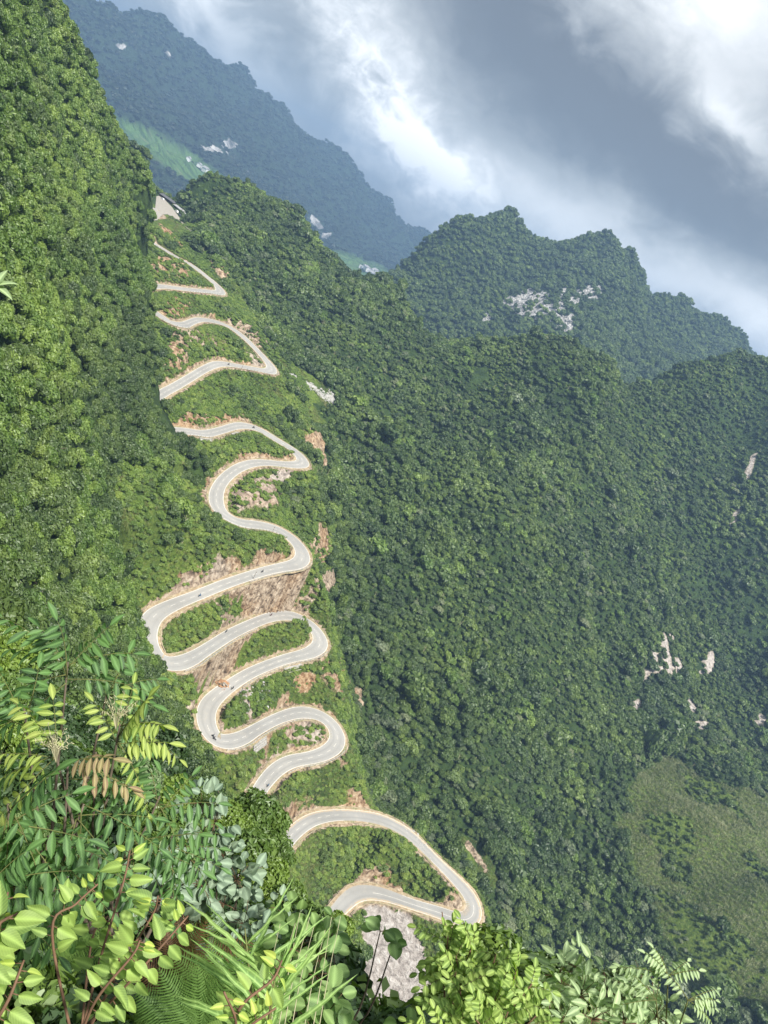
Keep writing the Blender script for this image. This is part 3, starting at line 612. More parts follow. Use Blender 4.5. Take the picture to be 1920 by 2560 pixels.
# ------------------------------------------------------------------ foliage prototypes
def crown_mesh(name, seed, n, card, mat_, shape=(1, 1, 1), lumps=9, lump_r=.45, core=True, droop=0., rnd=.30):
    """a tree crown: thousands of small leaf sprays over a lumpy volume, with gaps"""
    r = np.random.default_rng(seed); Vs = []; Fs = []; sh = []
    cent = []
    for k in range(lumps):
        d = r.normal(size=3); d /= np.linalg.norm(d); d[2] = abs(d[2])*.9-.15; cent.append(d*(.52+.16*r.random())+np.array([0, 0, .05]))
    cent = np.array(cent+[[0, 0, .3]]); lr = lump_r*(.75+.5*r.random(len(cent)))
    k = r.integers(0, len(cent), n); d = r.normal(size=(n, 3)); d /= np.linalg.norm(d, axis=1)[:, None]
    d[:, 2] = np.where(r.random(n) < .65, np.abs(d[:, 2]), d[:, 2])
    p = cent[k]+d*(lr[k]*(.72+.36*r.random(n)))[:, None]
    nr = d*1.0+r.normal(size=(n, 3))*rnd+np.array([0, 0, .15]); nr /= np.linalg.norm(nr, axis=1)[:, None]
    t = np.cross(nr, r.normal(size=(n, 3))); t /= np.linalg.norm(t, axis=1)[:, None]; b = np.cross(nr, t)
    s = card*(.6+.8*r.random(n))[:, None]; asp = (.45+.4*r.random(n))[:, None]
    q = np.stack([p-t*s, p-b*s*asp+nr*s*.18, p+t*s-np.array([0, 0, droop])*s, p+b*s*asp+nr*s*.18], 1)
    V = q.reshape(-1, 3)*np.array(shape)+np.array([0, 0, shape[2]*.62]); F = np.arange(4*n).reshape(n, 4)
    lk = r.random(len(cent))
    shd = np.repeat(np.clip(lk[k]*.6+.4*r.random(n), 0, 1), 4)
    if core:
        cv = []; cf = []; cs = []
        bm = bmesh.new(); bmesh.ops.create_icosphere(bm, subdivisions=2, radius=1.0)
        iv = np.array([v.co[:] for v in bm.verts]); ifc = np.array([[v.index for v in f.verts] for f in bm.faces]); bm.free()
        off = len(V)
        for c, rr in zip(cent, lr):
            x = (c+iv*(rr*.72)*(.9+.2*r.random((len(iv), 1))))*np.array(shape)+np.array([0, 0, shape[2]*.62]); cv.append(x); cf.append(np.c_[ifc, ifc[:, 2]]+off); off += len(iv)
            cs.append(np.full(len(iv), .25))
        me = bpy.data.meshes.new(name)
        Va = np.vstack([V]+cv); faces = [tuple(f) for f in F]+[tuple(f[:3]) for g in cf for f in g]
        me.from_pydata([tuple(x) for x in Va], [], faces); me.update()
        a = me.attributes.new('shade', 'FLOAT', 'POINT'); a.data.foreach_set('value', np.r_[shd, np.concatenate(cs)].astype(np.float32)); me.materials.append(mat_); return me
    return mesh_np(name, V, F, mat_, dict(shade=shd))
def blade_mesh(name, seed, n, h, wd, mat_, spread=.35, lean=.5):
    r = np.random.default_rng(seed); V = []; F = []; S = []
    for i in range(n):
        a = r.random()*6.283; bx, by = r.normal()*spread, r.normal()*spread; hh = h*(.6+.6*r.random()); dx, dy = math.cos(a), math.sin(a); l = lean*(.4+r.random())*hh
        ww = wd*(.7+.6*r.random()); px, py = -dy*ww, dx*ww; k = len(V)
        V += [(bx-px, by-py, 0), (bx+px, by+py, 0), (bx+dx*l*.35+px, by+dy*l*.35+py, hh*.62), (bx+dx*l*.35-px, by+dy*l*.35-py, hh*.62), (bx+dx*l, by+dy*l, hh*.9)]
        F += [(k, k+1, k+2, k+3), (k+3, k+2, k+4)]; S += [r.random()]*5
    me = bpy.data.meshes.new(name); me.from_pydata(V, [], F); me.update(); a = me.attributes.new('shade', 'FLOAT', 'POINT'); a.data.foreach_set('value', S); me.materials.append(mat_); return me
FM = dict(dark=foliage_mat('forest_leaves_dark', (.035, .066, .018), (.072, .120, .028), (.13, .19, .040)),
          mid=foliage_mat('forest_leaves_mid', (.048, .088, .019), (.098, .155, .033), (.18, .25, .05)),
          lime=foliage_mat('forest_leaves_lime', (.066, .125, .022), (.125, .205, .036), (.22, .31, .06)),
          bank=foliage_mat('bank_leaves', (.09, .155, .022), (.165, .25, .038), (.28, .35, .07)),
          pale=foliage_mat('forest_leaves_pale', (.08, .11, .05), (.14, .18, .09), (.22, .25, .13)),
          dry=foliage_mat('slope_grass', (.09, .12, .03), (.16, .185, .055), (.27, .26, .11), trans=.2),
          corn=foliage_mat('corn_leaves', (.13, .155, .07), (.19, .215, .10), (.27, .28, .14), trans=.2),
          far=foliage_mat('far_leaves', (.010, .022, .010), (.018, .036, .014), (.032, .060, .020)))
def protos(cname, meshes):
    c = bpy.data.collections.new(cname)
    for i, m in enumerate(meshes):
        o = bpy.data.objects.new('%s_%02d' % (cname, i), m); c.objects.link(o)
    return c
FARP = protos('far_crown', [crown_mesh('far_crown', 100+i, 380, .165, FM[m], shp, 8, .46, rnd=.42) for i, (m, shp) in enumerate([('dark', (1, 1, .95)), ('dark', (.9, 1.1, 1.15)), ('mid', (1, .9, 1)), ('mid', (1.1, 1, .85)), ('dark', (.85, .9, 1.3)), ('lime', (.95, 1, .95)), ('pale', (1.1, 1, .8)), ('mid', (.7, .75, 1.5))])])
MIDP = protos('mid_crown', [crown_mesh('mid_crown', 200+i, 1300, .105, FM[m], shp, 11, .40, rnd=.48) for i, (m, shp) in enumerate([('dark', (1, 1, .95)), ('dark', (.9, 1.1, 1.2)), ('mid', (1, .9, 1)), ('mid', (1.1, 1, .85)), ('dark', (.85, .9, 1.35)), ('lime', (.95, 1, 1.1)), ('pale', (1.1, 1, .8)), ('mid', (.7, .75, 1.5))])])
HUGEP = protos('range_crown', [crown_mesh('range_crown', 300+i, 90, .34, FM['far'], (1, 1, .8), 5, .55) for i in range(3)])
SHRP = protos('shrub_crown', [crown_mesh('shrub_crown', 400+i, 380, .16, FM[m], (1, 1, .8), 7, .5, droop=.4, rnd=.5) for i, m in enumerate(['bank', 'bank', 'mid', 'lime'])])
GRSP = protos('grass_clump', [blade_mesh('grass_clump', 500+i, 26, 1.0, .05, FM['dry'], .45, .7) for i in range(3)])
CRNP = protos('corn_clump', [blade_mesh('corn_clump', 520+i, 22, 2.0, .09, FM['corn'], .75, .55) for i in range(3)])
def scatter(name, P, S, idx, coll, label, cat, tilt=.12, zs=None, parent=None):
    n = len(P); rot = np.c_[RNG.normal(0, tilt, n), RNG.normal(0, tilt, n), RNG.random(n)*6.283]
    me = mesh_np(name, P, np.zeros((0, 4), int), None) if False else bpy.data.meshes.new(name)
    me.vertices.add(n); me.vertices.foreach_set('co', np.asarray(P, np.float32).ravel())
    a = me.attributes.new('rot', 'FLOAT_VECTOR', 'POINT'); a.data.foreach_set('vector', rot.astype(np.float32).ravel())
    sc3 = np.repeat(np.asarray(S)[:, None], 3, 1)*np.array([1, 1, 1])
    if zs is not None: sc3[:, 2] *= zs
    a = me.attributes.new('scl', 'FLOAT_VECTOR', 'POINT'); a.data.foreach_set('vector', sc3.astype(np.float32).ravel())
    a = me.attributes.new('idx', 'INT', 'POINT'); a.data.foreach_set('value', np.asarray(idx, np.int32))
    o = obj(name, me, parent)
    g = bpy.data.node_groups.new(name+'_scatter', 'GeometryNodeTree')
    g.interface.new_socket('Geometry', in_out='INPUT', socket_type='NodeSocketGeometry'); g.interface.new_socket('Geometry', in_out='OUTPUT', socket_type='NodeSocketGeometry')
    N = g.nodes.new; K = g.links.new
    gi = N('NodeGroupInput'); go = N('NodeGroupOutput'); ip = N('GeometryNodeInstanceOnPoints'); ci = N('GeometryNodeCollectionInfo')
    ci.inputs['Collection'].default_value = coll; ci.inputs['Separate Children'].default_value = True; ci.inputs['Reset Children'].default_value = True
    def na(nm, ty):
        x = N('GeometryNodeInputNamedAttribute'); x.data_type = ty; x.inputs['Name'].default_value = nm; return x.outputs['Attribute']
    K(gi.outputs[0], ip.inputs['Points']); K(ci.outputs[0], ip.inputs['Instance']); ip.inputs['Pick Instance'].default_value = True
    K(na('idx', 'INT'), ip.inputs['Instance Index']); K(na('rot', 'FLOAT_VECTOR'), ip.inputs['Rotation']); K(na('scl', 'FLOAT_VECTOR'), ip.inputs['Scale'])
    K(ip.outputs[0], go.inputs[0])
    md = o.modifiers.new('scatter', 'NODES'); md.node_group = g
    if label: tag(o, label, cat, kind='stuff')
    return o
def jitter(x0, x1, y0, y1, sp_):
    X, Y = np.meshgrid(np.arange(x0, x1, sp_), np.arange(y0, y1, sp_*.87)); X = X+(np.arange(X.shape[0]) % 2)[:, None]*sp_*.5
    X = X+RNG.uniform(-.42, .42, X.shape)*sp_; Y = Y+RNG.uniform(-.42, .42, Y.shape)*sp_; return X.ravel(), Y.ravel()
def clear_height(P, r, i):
    """roadside growth stays low on the side the road is seen from"""
    dr = np.hypot(RD[i, 0], RD[i, 1])-np.hypot(P[:, 0], P[:, 1]); dep = -RD[i, 2]/np.hypot(RD[i, 0], RD[i, 1])
    lim = (RD[i, 2]-P[:, 2]+(r-HW[i]-.6)*dep)/1.35
    return np.where((dr > 0) & (r < 36), np.maximum(lim, 0), 99)
def inview(P, mar=160):
    u, v = project(P); return (P@FW > 1) & (u > -mar) & (u < 1920+mar) & (v > -mar) & (v < 2560+mar)

# ---- forest on the mid slopes
x, y = jitter(-480, 900, 235, 1200, 4.1)
h, r, i, rk, ru, pa, cut = H_M(x, y, True); P = np.c_[x, y, h]
k = inview(P) & (h > H_L(x, y)-6); u, v = project(P)
cd = inside_and_dist(CORN, u, v)+fbm(x, y, 40, 3, 70)*90
corn = cd < 0
isle = fbm(x, y, 26, 3, 71) > .13                                # clumps of shrubs left standing in the corn
Dst = np.linalg.norm(P, axis=1)
ch = RNG.choice(8, len(x), p=[.22, .18, .20, .14, .10, .07, .04, .05])
# stands of one kind, patches of larger and of scrubbier growth, and gaps
st_ = fbm(x, y, 45, 3, 111); ch = np.where((st_ > .14) & (RNG.random(len(x)) < .6), 2, ch); ch = np.where((st_ < -.16) & (RNG.random(len(x)) < .6), 0, ch)
s2_ = fbm(x, y, 24, 3, 112); ch = np.where((s2_ > .22) & (RNG.random(len(x)) < .6), 5, ch); ch = np.where((s2_ < -.24) & (RNG.random(len(x)) < .5), 6, ch)
sz = np.exp(RNG.normal(.98, .34, len(x)))*(1+.9*np.clip(fbm(x, y, 35, 3, 113), -.45, .5))*(1+fbm(x, y, 60, 3, 72)*.5)*np.where(RNG.random(len(x)) < .04, 1.45, 1)
kf = k & (rk < .4) & (r > HW[i]+2.2+sz*.9+9*sstep(-.1, .3, fbm(x, y, 22, 3, 73)+.1)) & (~corn | isle)
near = (r < 42) & (fbm(x, y, 15, 3, 74) < .05); kf &= (fbm(x, y, 13, 3, 114) > -.27); kf &= ~(near | clearing(P)) & (H_M.ld > 5) & ((sz*1.3 < clear_height(P, r, i)+.3) | (RNG.random(len(x)) < .03))
sz = np.where(corn, sz*.55, sz)
kk1 = kf & (Dst < 560); kk2 = kf & (Dst >= 560)
scatter('forest', P[kk1]-[0, 0, .6], sz[kk1], ch[kk1], MIDP, 'dense dark green forest canopy on the slope right of the zigzag road', 'forest')
scatter('forest', P[kk2]-[0, 0, .6], sz[kk2], ch[kk2], FARP, 'dense green forest canopy covering the round hill and the middle valley slopes', 'forest')
print('forest', kk1.sum(), kk2.sum())
kd = np.where(kk1 | kk2)[0]; kd = kd[RNG.random(len(kd)) < .012]
SNAG = []
for q in range(3):
    t = MB(); rr_ = random.Random(40+q); t.tube([(0, 0, 0), (rr_.uniform(-.3, .3), 0, 3), (rr_.uniform(-.6, .6), .2, 6.5)], [.16, .12, .05], 5)
    for a in range(6): th = a*2.2; z = 3+a*.6; t.tube([(0, 0, z-.8), (math.cos(th)*1.3, math.sin(th)*1.3, z+.6)], [.07, .02], 4)
    SNAG.append(t.mesh('dead_tree', MT['straw']))
scatter('dead_trees', P[kd]-[0, 0, .5], RNG.uniform(.7, 1.25, len(kd)), RNG.integers(0, 3, len(kd)), protos('dead_tree', SNAG), 'thin bare pale trunks standing out of the forest canopy', 'dead trees')
# ---- shrubs and grass between the loops of the road
x, y = jitter(-430, 200, 230, 900, 2.1)
h, r, i, rk, ru, pa, cut = H_M(x, y, True); P = np.c_[x, y, h]
k = inview(P) & (h > H_L(x, y)-4) & (r < 48) & (r > HW[i]+2.6) & ((rk < .5) | (RNG.random(len(x)) < (.30+.7*sstep(.0, .16, fbm(x, y, 7, 3, 91)))*(pa < .8))) & (fbm(x, y, 9, 3, 75) > -.2)
s = RNG.uniform(.9, 2.3, len(x))*(.9+fbm(x, y, 20, 3, 76)); s = np.minimum(s, (r-HW[i]-1.9)*.9); s = np.minimum(s, np.maximum(clear_height(P, r, i), .45*(RNG.random(len(x)) < .6)))
s = np.minimum(s, np.maximum(H_M.ld-1.5, 0)*.12); k &= s > .35
scatter('shrubs', P[k]-[0, 0, .2], s[k], RNG.choice(4, k.sum(), p=[.4, .3, .15, .15]), SHRP, 'mixed green shrubs covering the banks between the road loops', 'shrubs'); print('shrubs', k.sum())
x, y = jitter(-430, 200, 230, 900, 1.5)
h, r, i, rk, ru, pa, cut = H_M(x, y, True); P = np.c_[x, y, h]
k = inview(P) & (h > H_L(x, y)-4) & ((r < 40) | clearing(P)) & (H_M.ld > 5) & (clear_height(P, r, i) > .35) & (r > HW[i]+2.0) & (rk < .62) & (fbm(x, y, 12, 3, 77) > -.12)
scatter('grass', P[k], RNG.uniform(.5, 1.3, k.sum()), RNG.integers(0, 3, k.sum()), GRSP, 'tall yellow-green grass on the road banks', 'grass'); print('grass', k.sum())
x, y = jitter(100, 800, 250, 800, 2.3)
h = H_M(x, y); P = np.c_[x, y, h]; u, v = project(P)
k = inview(P) & (inside_and_dist(CORN, u, v)+fbm(x, y, 40, 3, 70)*90 < 0) & (fbm(x, y, 26, 3, 71) < .16)
scatter('corn', P[k], RNG.uniform(.7, 1.15, k.sum()), RNG.integers(0, 3, k.sum()), CRNP, 'olive green maize growing on the open slope at the lower right', 'maize'); print('corn', k.sum())
# ---- karst peaks and the far range
x, y = jitter(-400, 1120, 1290, 2580, 8.4)
h = H_K(x, y); P = np.c_[x, y, h]; at_k = fn_K(x, y)[1]['rock']
k = inview(P) & (at_k+RNG.uniform(-.75, .2, len(x)) < .45)
scatter('forest', P[k]-[0, 0, 1], RNG.uniform(4.2, 7.6, k.sum())*(1+fbm(x, y, 110, 2, 61)[k]*.6), RNG.integers(0, 5, k.sum()), FARP, 'green forest clothing the steep karst peaks under the clouds', 'forest', zs=1.05); print('karst', k.sum())
x, y = jitter(-4000, 800, 2000, 6000, 24)
h, fa = fn_F(x, y); P = np.c_[x, y, h]
k = inview(P) & (fa['rock'] < .3) & ((fa['field'] < .35) | (RNG.random(len(x)) < .06))
scatter('forest', P[k]-[0, 0, 3], RNG.uniform(8, 15, k.sum())*np.where(fa['field'][k] > .3, .5, 1), RNG.integers(0, 3, k.sum()), HUGEP, 'hazy blue forest on the long far mountain range', 'forest', zs=.9); print('range', k.sum())
# ---- the near hill on the left
x, y = jitter(-440, 100, 20, 660, 4.0)
h = H_L(x, y); sgn = inside_and_dist(Lpoly, x, y); P = np.c_[x, y, h]
k = inview(P, 200) & (sgn < 14) & (h > H_M(x, y)-7) & (np.linalg.norm(P, axis=1) > 38)
# keep the rock face over the road bare
uu, vv = project(P); rr, ri = near_road(x, y); rm = rock_masks(P)[0]; k &= ((rr > 9) | (h > RD[ri, 2]+14)) & ((rm < .5) | (rr > 30))
x, y, h, P, sgn = x[k], y[k], h[k], P[k], sgn[k]
D_ = np.linalg.norm(P, axis=1); lime = sstep(-.15, .25, fbm(x, y, 70, 3, 47)+np.where(project(P)[1]+project(P)[0]*1.2 < 1150, .18, -.22))  # limer upper left, darker below: slope's light and shade put into crown colour
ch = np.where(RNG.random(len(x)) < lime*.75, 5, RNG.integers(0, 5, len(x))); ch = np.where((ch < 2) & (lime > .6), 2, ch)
sz = RNG.uniform(2.3, 4.0, len(x))*(1+fbm(x, y, 40, 3, 48)*.5); sz = np.where(D_ < 90, sz*.75, sz)
order = np.argsort(-(sz/D_)*inview(P, 0)); ind = order[:300]; rest = order[300:]
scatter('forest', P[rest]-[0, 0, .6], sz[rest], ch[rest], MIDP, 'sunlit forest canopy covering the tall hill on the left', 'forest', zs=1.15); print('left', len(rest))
# the 300 trees that show largest there are single trees
HIP = [crown_mesh('crown', 600+q, 2300, .085, FM[m], shp, 13, .36) for q, (m, shp) in enumerate([('dark', (1, 1, .95)), ('dark', (.9, 1.1, 1.2)), ('mid', (1, .9, 1)), ('mid', (1.1, 1, .85)), ('dark', (.85, .9, 1.35)), ('lime', (.95, 1, 1.1))])]
TRUNKS = []
for q in range(3):
    t = MB(); rr_ = random.Random(q); bx = [(rr_.uniform(-.08, .08)*z, rr_.uniform(-.08, .08)*z, z-1.2) for z in (0, .6, 1.2, 1.8, 2.3)]
    t.tube(bx, [.085, .07, .06, .045, .03], 7)
    for a in range(5):
        th = a*1.26+rr_.random(); z = .15+.22*a; t.tube([(0, 0, z), (math.cos(th)*.3, math.sin(th)*.3, z+.25), (math.cos(th)*.6, math.sin(th)*.6, z+.4)], [.035, .025, .01], 5)
    TRUNKS.append(t.mesh('trunk', MT['bark'], True))
TKIND = ['dark rounded broadleaf', 'tall dark broadleaf', 'mid green broadleaf', 'wide mid green', 'narrow dark green', 'bright lime green']
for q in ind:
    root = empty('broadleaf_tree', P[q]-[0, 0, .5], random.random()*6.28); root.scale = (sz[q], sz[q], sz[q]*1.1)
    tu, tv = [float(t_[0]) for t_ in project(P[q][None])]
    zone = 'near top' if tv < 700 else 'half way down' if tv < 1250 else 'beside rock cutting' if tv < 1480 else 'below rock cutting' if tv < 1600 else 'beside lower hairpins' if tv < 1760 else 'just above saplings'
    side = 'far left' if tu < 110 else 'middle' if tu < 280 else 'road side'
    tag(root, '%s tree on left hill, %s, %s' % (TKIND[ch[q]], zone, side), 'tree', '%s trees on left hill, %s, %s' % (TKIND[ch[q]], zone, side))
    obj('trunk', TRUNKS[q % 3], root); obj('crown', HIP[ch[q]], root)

# ------------------------------------------------------------------ parking place, sheds, vehicles
xs_ = [tuple(p) for p in LOT+np.array([0, 0, .05])]
me = bpy.data.meshes.new('parking_place'); me.from_pydata(xs_, [], [tuple(range(len(xs_)))]); me.update(); me.materials.append(MT['concrete']); tag(obj('parking_place', me), kind='structure')
def onz(u, v, z): d = ray(u, v); return Vector(d*(z/d[2]))
def hit(u, v, f=H_M, d0=300, d1=1000):
    D = np.linspace(d0, d1, 500); P = ray(u, v)[None]*D[:, None]; h = f(P[:, 0], P[:, 1]); k = np.where(P[:, 2] < h)[0]; i = k[0] if len(k) else 499
    p = P[i].copy(); return Vector((p[0], p[1], h[i]))
MT['roof'] = simple('grey_roof_sheet', (.10, .10, .11), .7, .3, .6); MT['roof2'] = simple('pale_roof_sheet', (.32, .32, .33), .6, .25, .6); MT['plank'] = simple('dark_timber_wall', (.09, .075, .06), .9, .4, 1); MT['white'] = simple('white_paint', (.75, .76, .77), .4, .05, 1)
MT['glass'] = simple('dark_glass', (.03, .035, .04), .15, .1, 1, .6); MT['tyre'] = simple('tyre_rubber', (.02, .02, .02), .9, .2, 3); MT['darkcar'] = simple('dark_car_paint', (.05, .06, .075), .35, .1, 1); MT['black'] = simple('black_plastic', (.02, .02, .022), .6, .2, 2)
def shed(a, b, depth, hwall, roofm, label, posts=6, hip=2.0):
    """open fronted roadside shed from a to b, going back from the road"""
    a = Vector(a); b = Vector(b); ex = b-a; ln = ex.length; ex.normalize(); ey = Vector((-ex.y, ex.x, 0)); ey = ey if ey.y > 0 else -ey
    root = tag(empty('roadside_shed', a), label, 'shed', 'roadside sheds at the top of the pass')
    P = lambda x, y, z: tuple(ex*x+ey*y+Vector((0, 0, z)))
    m = MB(); m.raw([P(0, depth, -.3), P(ln, depth, -.3), P(ln, depth, hwall), P(0, depth, hwall), P(0, 0, -.3), P(0, 0, hwall), P(ln, 0, -.3), P(ln, 0, hwall), P(0, depth-.2, -.3), P(ln, depth-.2, -.3)], [(0, 1, 2, 3), (4, 0, 3, 5), (6, 7, 2, 1)]); m.build('wall', MT['plank'], root)
    m = MB(); o = .7; rz = hwall+depth*.28; m.raw([P(-o, -o, hwall-.1), P(ln+o, -o, hwall-.1), P(ln+o, depth+o, hwall-.1), P(-o, depth+o, hwall-.1), P(hip, depth/2, rz), P(ln-hip, depth/2, rz)], [(0, 1, 5, 4), (1, 2, 5), (2, 3, 4, 5), (3, 0, 4), (3, 2, 1, 0)]); m.build('roof', roofm, root)
    pm = MB(); pm.box((0, 0, hwall/2), (.18, .18, hwall)); pme = pm.mesh('post', MT['darkwood'])
    for k in range(posts): obj('post', pme, root, Vector(P(ln*k/(posts-1), 0, 0)))
    m = MB(); m.raw([P(.2, .3, 0), P(ln-.2, .3, 0), P(ln-.2, .3, 1.0), P(.2, .3, 1.0), P(.2, .9, 1.0), P(ln-.2, .9, 1.0)], [(0, 1, 2, 3), (3, 2, 5, 4)]); m.build('counter', MT['darkwood'], root)
    return root
shed(onz(397, 489, LOTZ), onz(430, 512, LOTZ), 6, 2.6, MT['roof'], 'long dark hip-roofed roadside shed at the top of the pass', 7)
shed(onz(433, 516, LOTZ), onz(452, 531, LOTZ), 4.5, 2.2, MT['roof2'], 'low grey-roofed shed in the middle of the row of sheds', 4, 1)
shed(onz(455, 536, LOTZ), onz(463, 545, LOTZ), 3.5, 2.3, MT['roof2'], 'small pale-roofed hut at the right end of the row of sheds', 3, .6)
def vehicle(p, rz, L_, W_, H_, van, paint, label):
    root = tag(empty('parked_van' if van else 'parked_car', p, rz), label, 'van' if van else 'car')
    pr = [(-L_/2, .35), (-L_/2, H_*.55), (-L_/2+.15, H_*.97) if van else (-L_*.38, H_*.6), (-L_*.3, H_) if van else (-L_*.26, H_), (L_*.22, H_) if van else (L_*.12, H_), (L_*.38, H_*.62) if van else (L_*.27, H_*.62), (L_/2, H_*.52), (L_/2, .35)]
    vs = [(x, y*W_/2*(.88 if z > H_*.7 else 1), z) for y in (-1, 1) for x, z in pr]; n = len(pr); m = MB(); m.raw(vs, [tuple(range(n-1, -1, -1)), tuple(range(n, 2*n))]+[(i, (i+1) % n, n+(i+1) % n, n+i) for i in range(n)]); m.build('body', paint, root)
    for sy in (-1, 1):
        g = MB(); yy = sy*(W_/2*.95+.01); g.raw([(-L_*.32, yy, H_*.62), (L_*.22, yy, H_*.62), (L_*.14, yy*.96, H_*.92), (-L_*.28, yy*.96, H_*.92)], [(0, 1, 2, 3)]); g.build('window', MT['glass'], root)
    g = MB(); g.raw([(L_*.385, -W_*.4, H_*.64), (L_*.385, W_*.4, H_*.64), (L_*.245, W_*.38, H_*.95), (L_*.245, -W_*.38, H_*.95)], [(0, 1, 2, 3)]); g.build('windscreen', MT['glass'], root)
    wm = MB(); wm.tube([(0, -.12, 0), (0, .12, 0)], .34, 12); wme = wm.mesh('wheel', MT['tyre'])
    for x in (-L_*.3, L_*.3):
        for y in (-W_*.45, W_*.45): obj('wheel', wme, root, (x, y, .34))
vehicle(onz(441, 531, LOTZ+.05), 2.4, 5.2, 2.0, 2.3, True, MT['white'], 'white van parked by the low grey-roofed shed')
vehicle(onz(449, 539, LOTZ+.05), 2.3, 4.4, 1.8, 1.5, False, MT['darkcar'], 'dark car parked beside the white van')
vehicle(onz(406, 499, LOTZ+.05), 2.5, 4.6, 1.8, 1.9, True, MT['white'], 'white minibus parked in front of the long dark shed')
# concrete path falling away from the parking place along the ridge
pq = [hit(u, v, d0=600) for u, v in [(447, 550), (458, 561), (470, 573), (484, 584), (497, 592), (512, 600)]]; m = MB()
for a_, b_ in zip(pq[:-1], pq[1:]):
    t_ = (b_-a_).normalized(); n_ = Vector((t_.y, -t_.x, 0)).normalized()*1.1; u_ = Vector((0, 0, .5)); m.raw([a_-n_+u_, b_-n_+u_, b_+n_+u_, a_+n_+u_, a_-n_-u_, b_-n_-u_], [(0, 1, 2, 3), (4, 5, 1, 0)])
tag(m.build('path', MT['concrete']), kind='structure')
# poles
POLES = [(600, 930, 5.5, 'thin dark pole on the outer edge above the open grass slope', 480), (695, 1186, 5, 'leaning pole below the road bend with the gravel apron', 480), (779, 1183, 7, 'leftmost of three tall bamboo poles right of the bend', 500), (796, 1196, 8, 'middle one of three tall bamboo poles right of the bend', 500),
         (812, 1198, 8, 'rightmost of three tall bamboo poles right of the bend', 500), (452, 535, 8, 'electric pole between the grey-roofed sheds', 600), (632, 1448, 4.5, 'thin pole at the edge of the straight below the rock cutting', 350), (680, 1331, 3.5, 'short post at the end of the railing above the bend', 350)]
for u, v, h_, lab, d0 in POLES:
    p = hit(u, v, d0=d0-100); o = tag(empty('pole', p), lab, 'pole'); m = MB(); m.tube([(0, 0, -1), (0, 0, h_*.6), (h_*.01, 0, h_)], [.13, .11, .08], 6); m.build('shaft', MT['darkwood'] if 'bamboo' not in lab else MT['straw'], o); m = MB(); m.box((0, 0, h_*.93), (.7, .1, .1)); m.build('crosspiece', MT['darkwood'], o)
# guard rails on the downhill side
pm = MB(); pm.box((0, 0, .3), (.22, .22, 1.3)); PME = pm.mesh('post', MT['concrete'])
def ridx(u, v): return int(np.argmin((RPX[:, 0]-u)**2+(RPX[:, 1]-v)**2))
RAILS = [((555, 1855), (765, 1781), 'railing on the outside of the last tight right-hand bend'), ((798, 1617), (590, 1704), 'railing below the road above the rust-coloured cutting'), ((840, 1862), (696, 1920), 'railing round the outside of the lowest tight bend'),
         ((625, 1562), (440, 1660), 'long railing above the green bank under the peach-coloured rock'), ((756, 1395), (613, 1443), 'railing beside the straight that leads to the long rock cutting'), ((548, 1275), (690, 1322), 'railing on the bank between the leaning forest and the bend'),
         ((394, 785), (459, 812), 'white railing where the upper road leaves the forest'), ((463, 723), (545, 732), 'railing on the highest sharp bend'), ((440, 1076), (520, 1084), 'railing over the white-walled bank below the upper loops'), ((607, 917), (680, 924), 'low railing on the outer edge above the open grass')]
def downhill(i):
    a = RD[i]+SIDE[i]*14; b = RD[i]-SIDE[i]*14; h = H_M(np.array([a[0], b[0]]), np.array([a[1], b[1]])); return 1 if h[0] < h[1] else -1
for (a_, b_, lab) in RAILS:
    i0, i1 = sorted((ridx(*a_), ridx(*b_))); i1 = min(i1, i0+80); sg = downhill((i0+i1)//2); base = RD[i0]+SIDE[i0]*sg*(HW[i0]+1.0); root = tag(empty('guard_rail', base), lab, 'railing', 'roadside railings')
    L0 = [Vector(RD[i]+SIDE[i]*sg*(HW[i]+1.0)-base) for i in range(i0, i1+1, 2)]
    for zz in (.45, .85): m = MB(); m.tube([p+Vector((0, 0, zz)) for p in L0], .06, 4, False); m.build('rail', MT['steel'], root)
    for p in L0: obj('post', PME, root, p)
# retaining walls with concrete ribs under the road edge
for (u, v, n_, lab) in [(722, 1663, 8, 'white ribbed retaining wall above the rust-coloured cutting'), (640, 1850, 8, 'white ribbed retaining wall in the green bank below the railing'), (606, 1322, 9, 'pale ribbed retaining wall under the railing between forest and bend'), (575, 1085, 8, 'pale retaining wall at the edge of the upper loop bank'), (500, 1092, 7, 'stepped pale retaining wall next to the forest edge')]:
    i = ridx(u, v); sg = downhill(i); I = list(range(max(i-n_//2, 0), min(i+n_//2+1, NR-1))); base = RD[i]+SIDE[i]*sg*(HW[i]+2); root = tag(empty('retaining_wall', base), lab, 'retaining wall', 'retaining walls under the road')
    fr = lambda j, o, z: Vector(RD[j]+SIDE[j]*sg*(HW[j]+o)-base)+Vector((0, 0, z))
    m = MB()
    for a_, b_ in zip(I[:-1], I[1:]): m.raw([fr(a_, 2.0, -.05), fr(b_, 2.0, -.05), fr(b_, 4.0, -3.4), fr(a_, 4.0, -3.4), fr(a_, 1.6, -.05), fr(b_, 1.6, -.05)], [(0, 1, 2, 3), (4, 5, 1, 0)])
    m.build('wall', MT['stone'], root)
    for z in (-.2, -1.2, -2.2, -3.2): m = MB(); m.tube([fr(j, 2.0+(-z)*.6+.15, z) for j in I], .22, 4); m.build('rib', MT['concrete'], root)
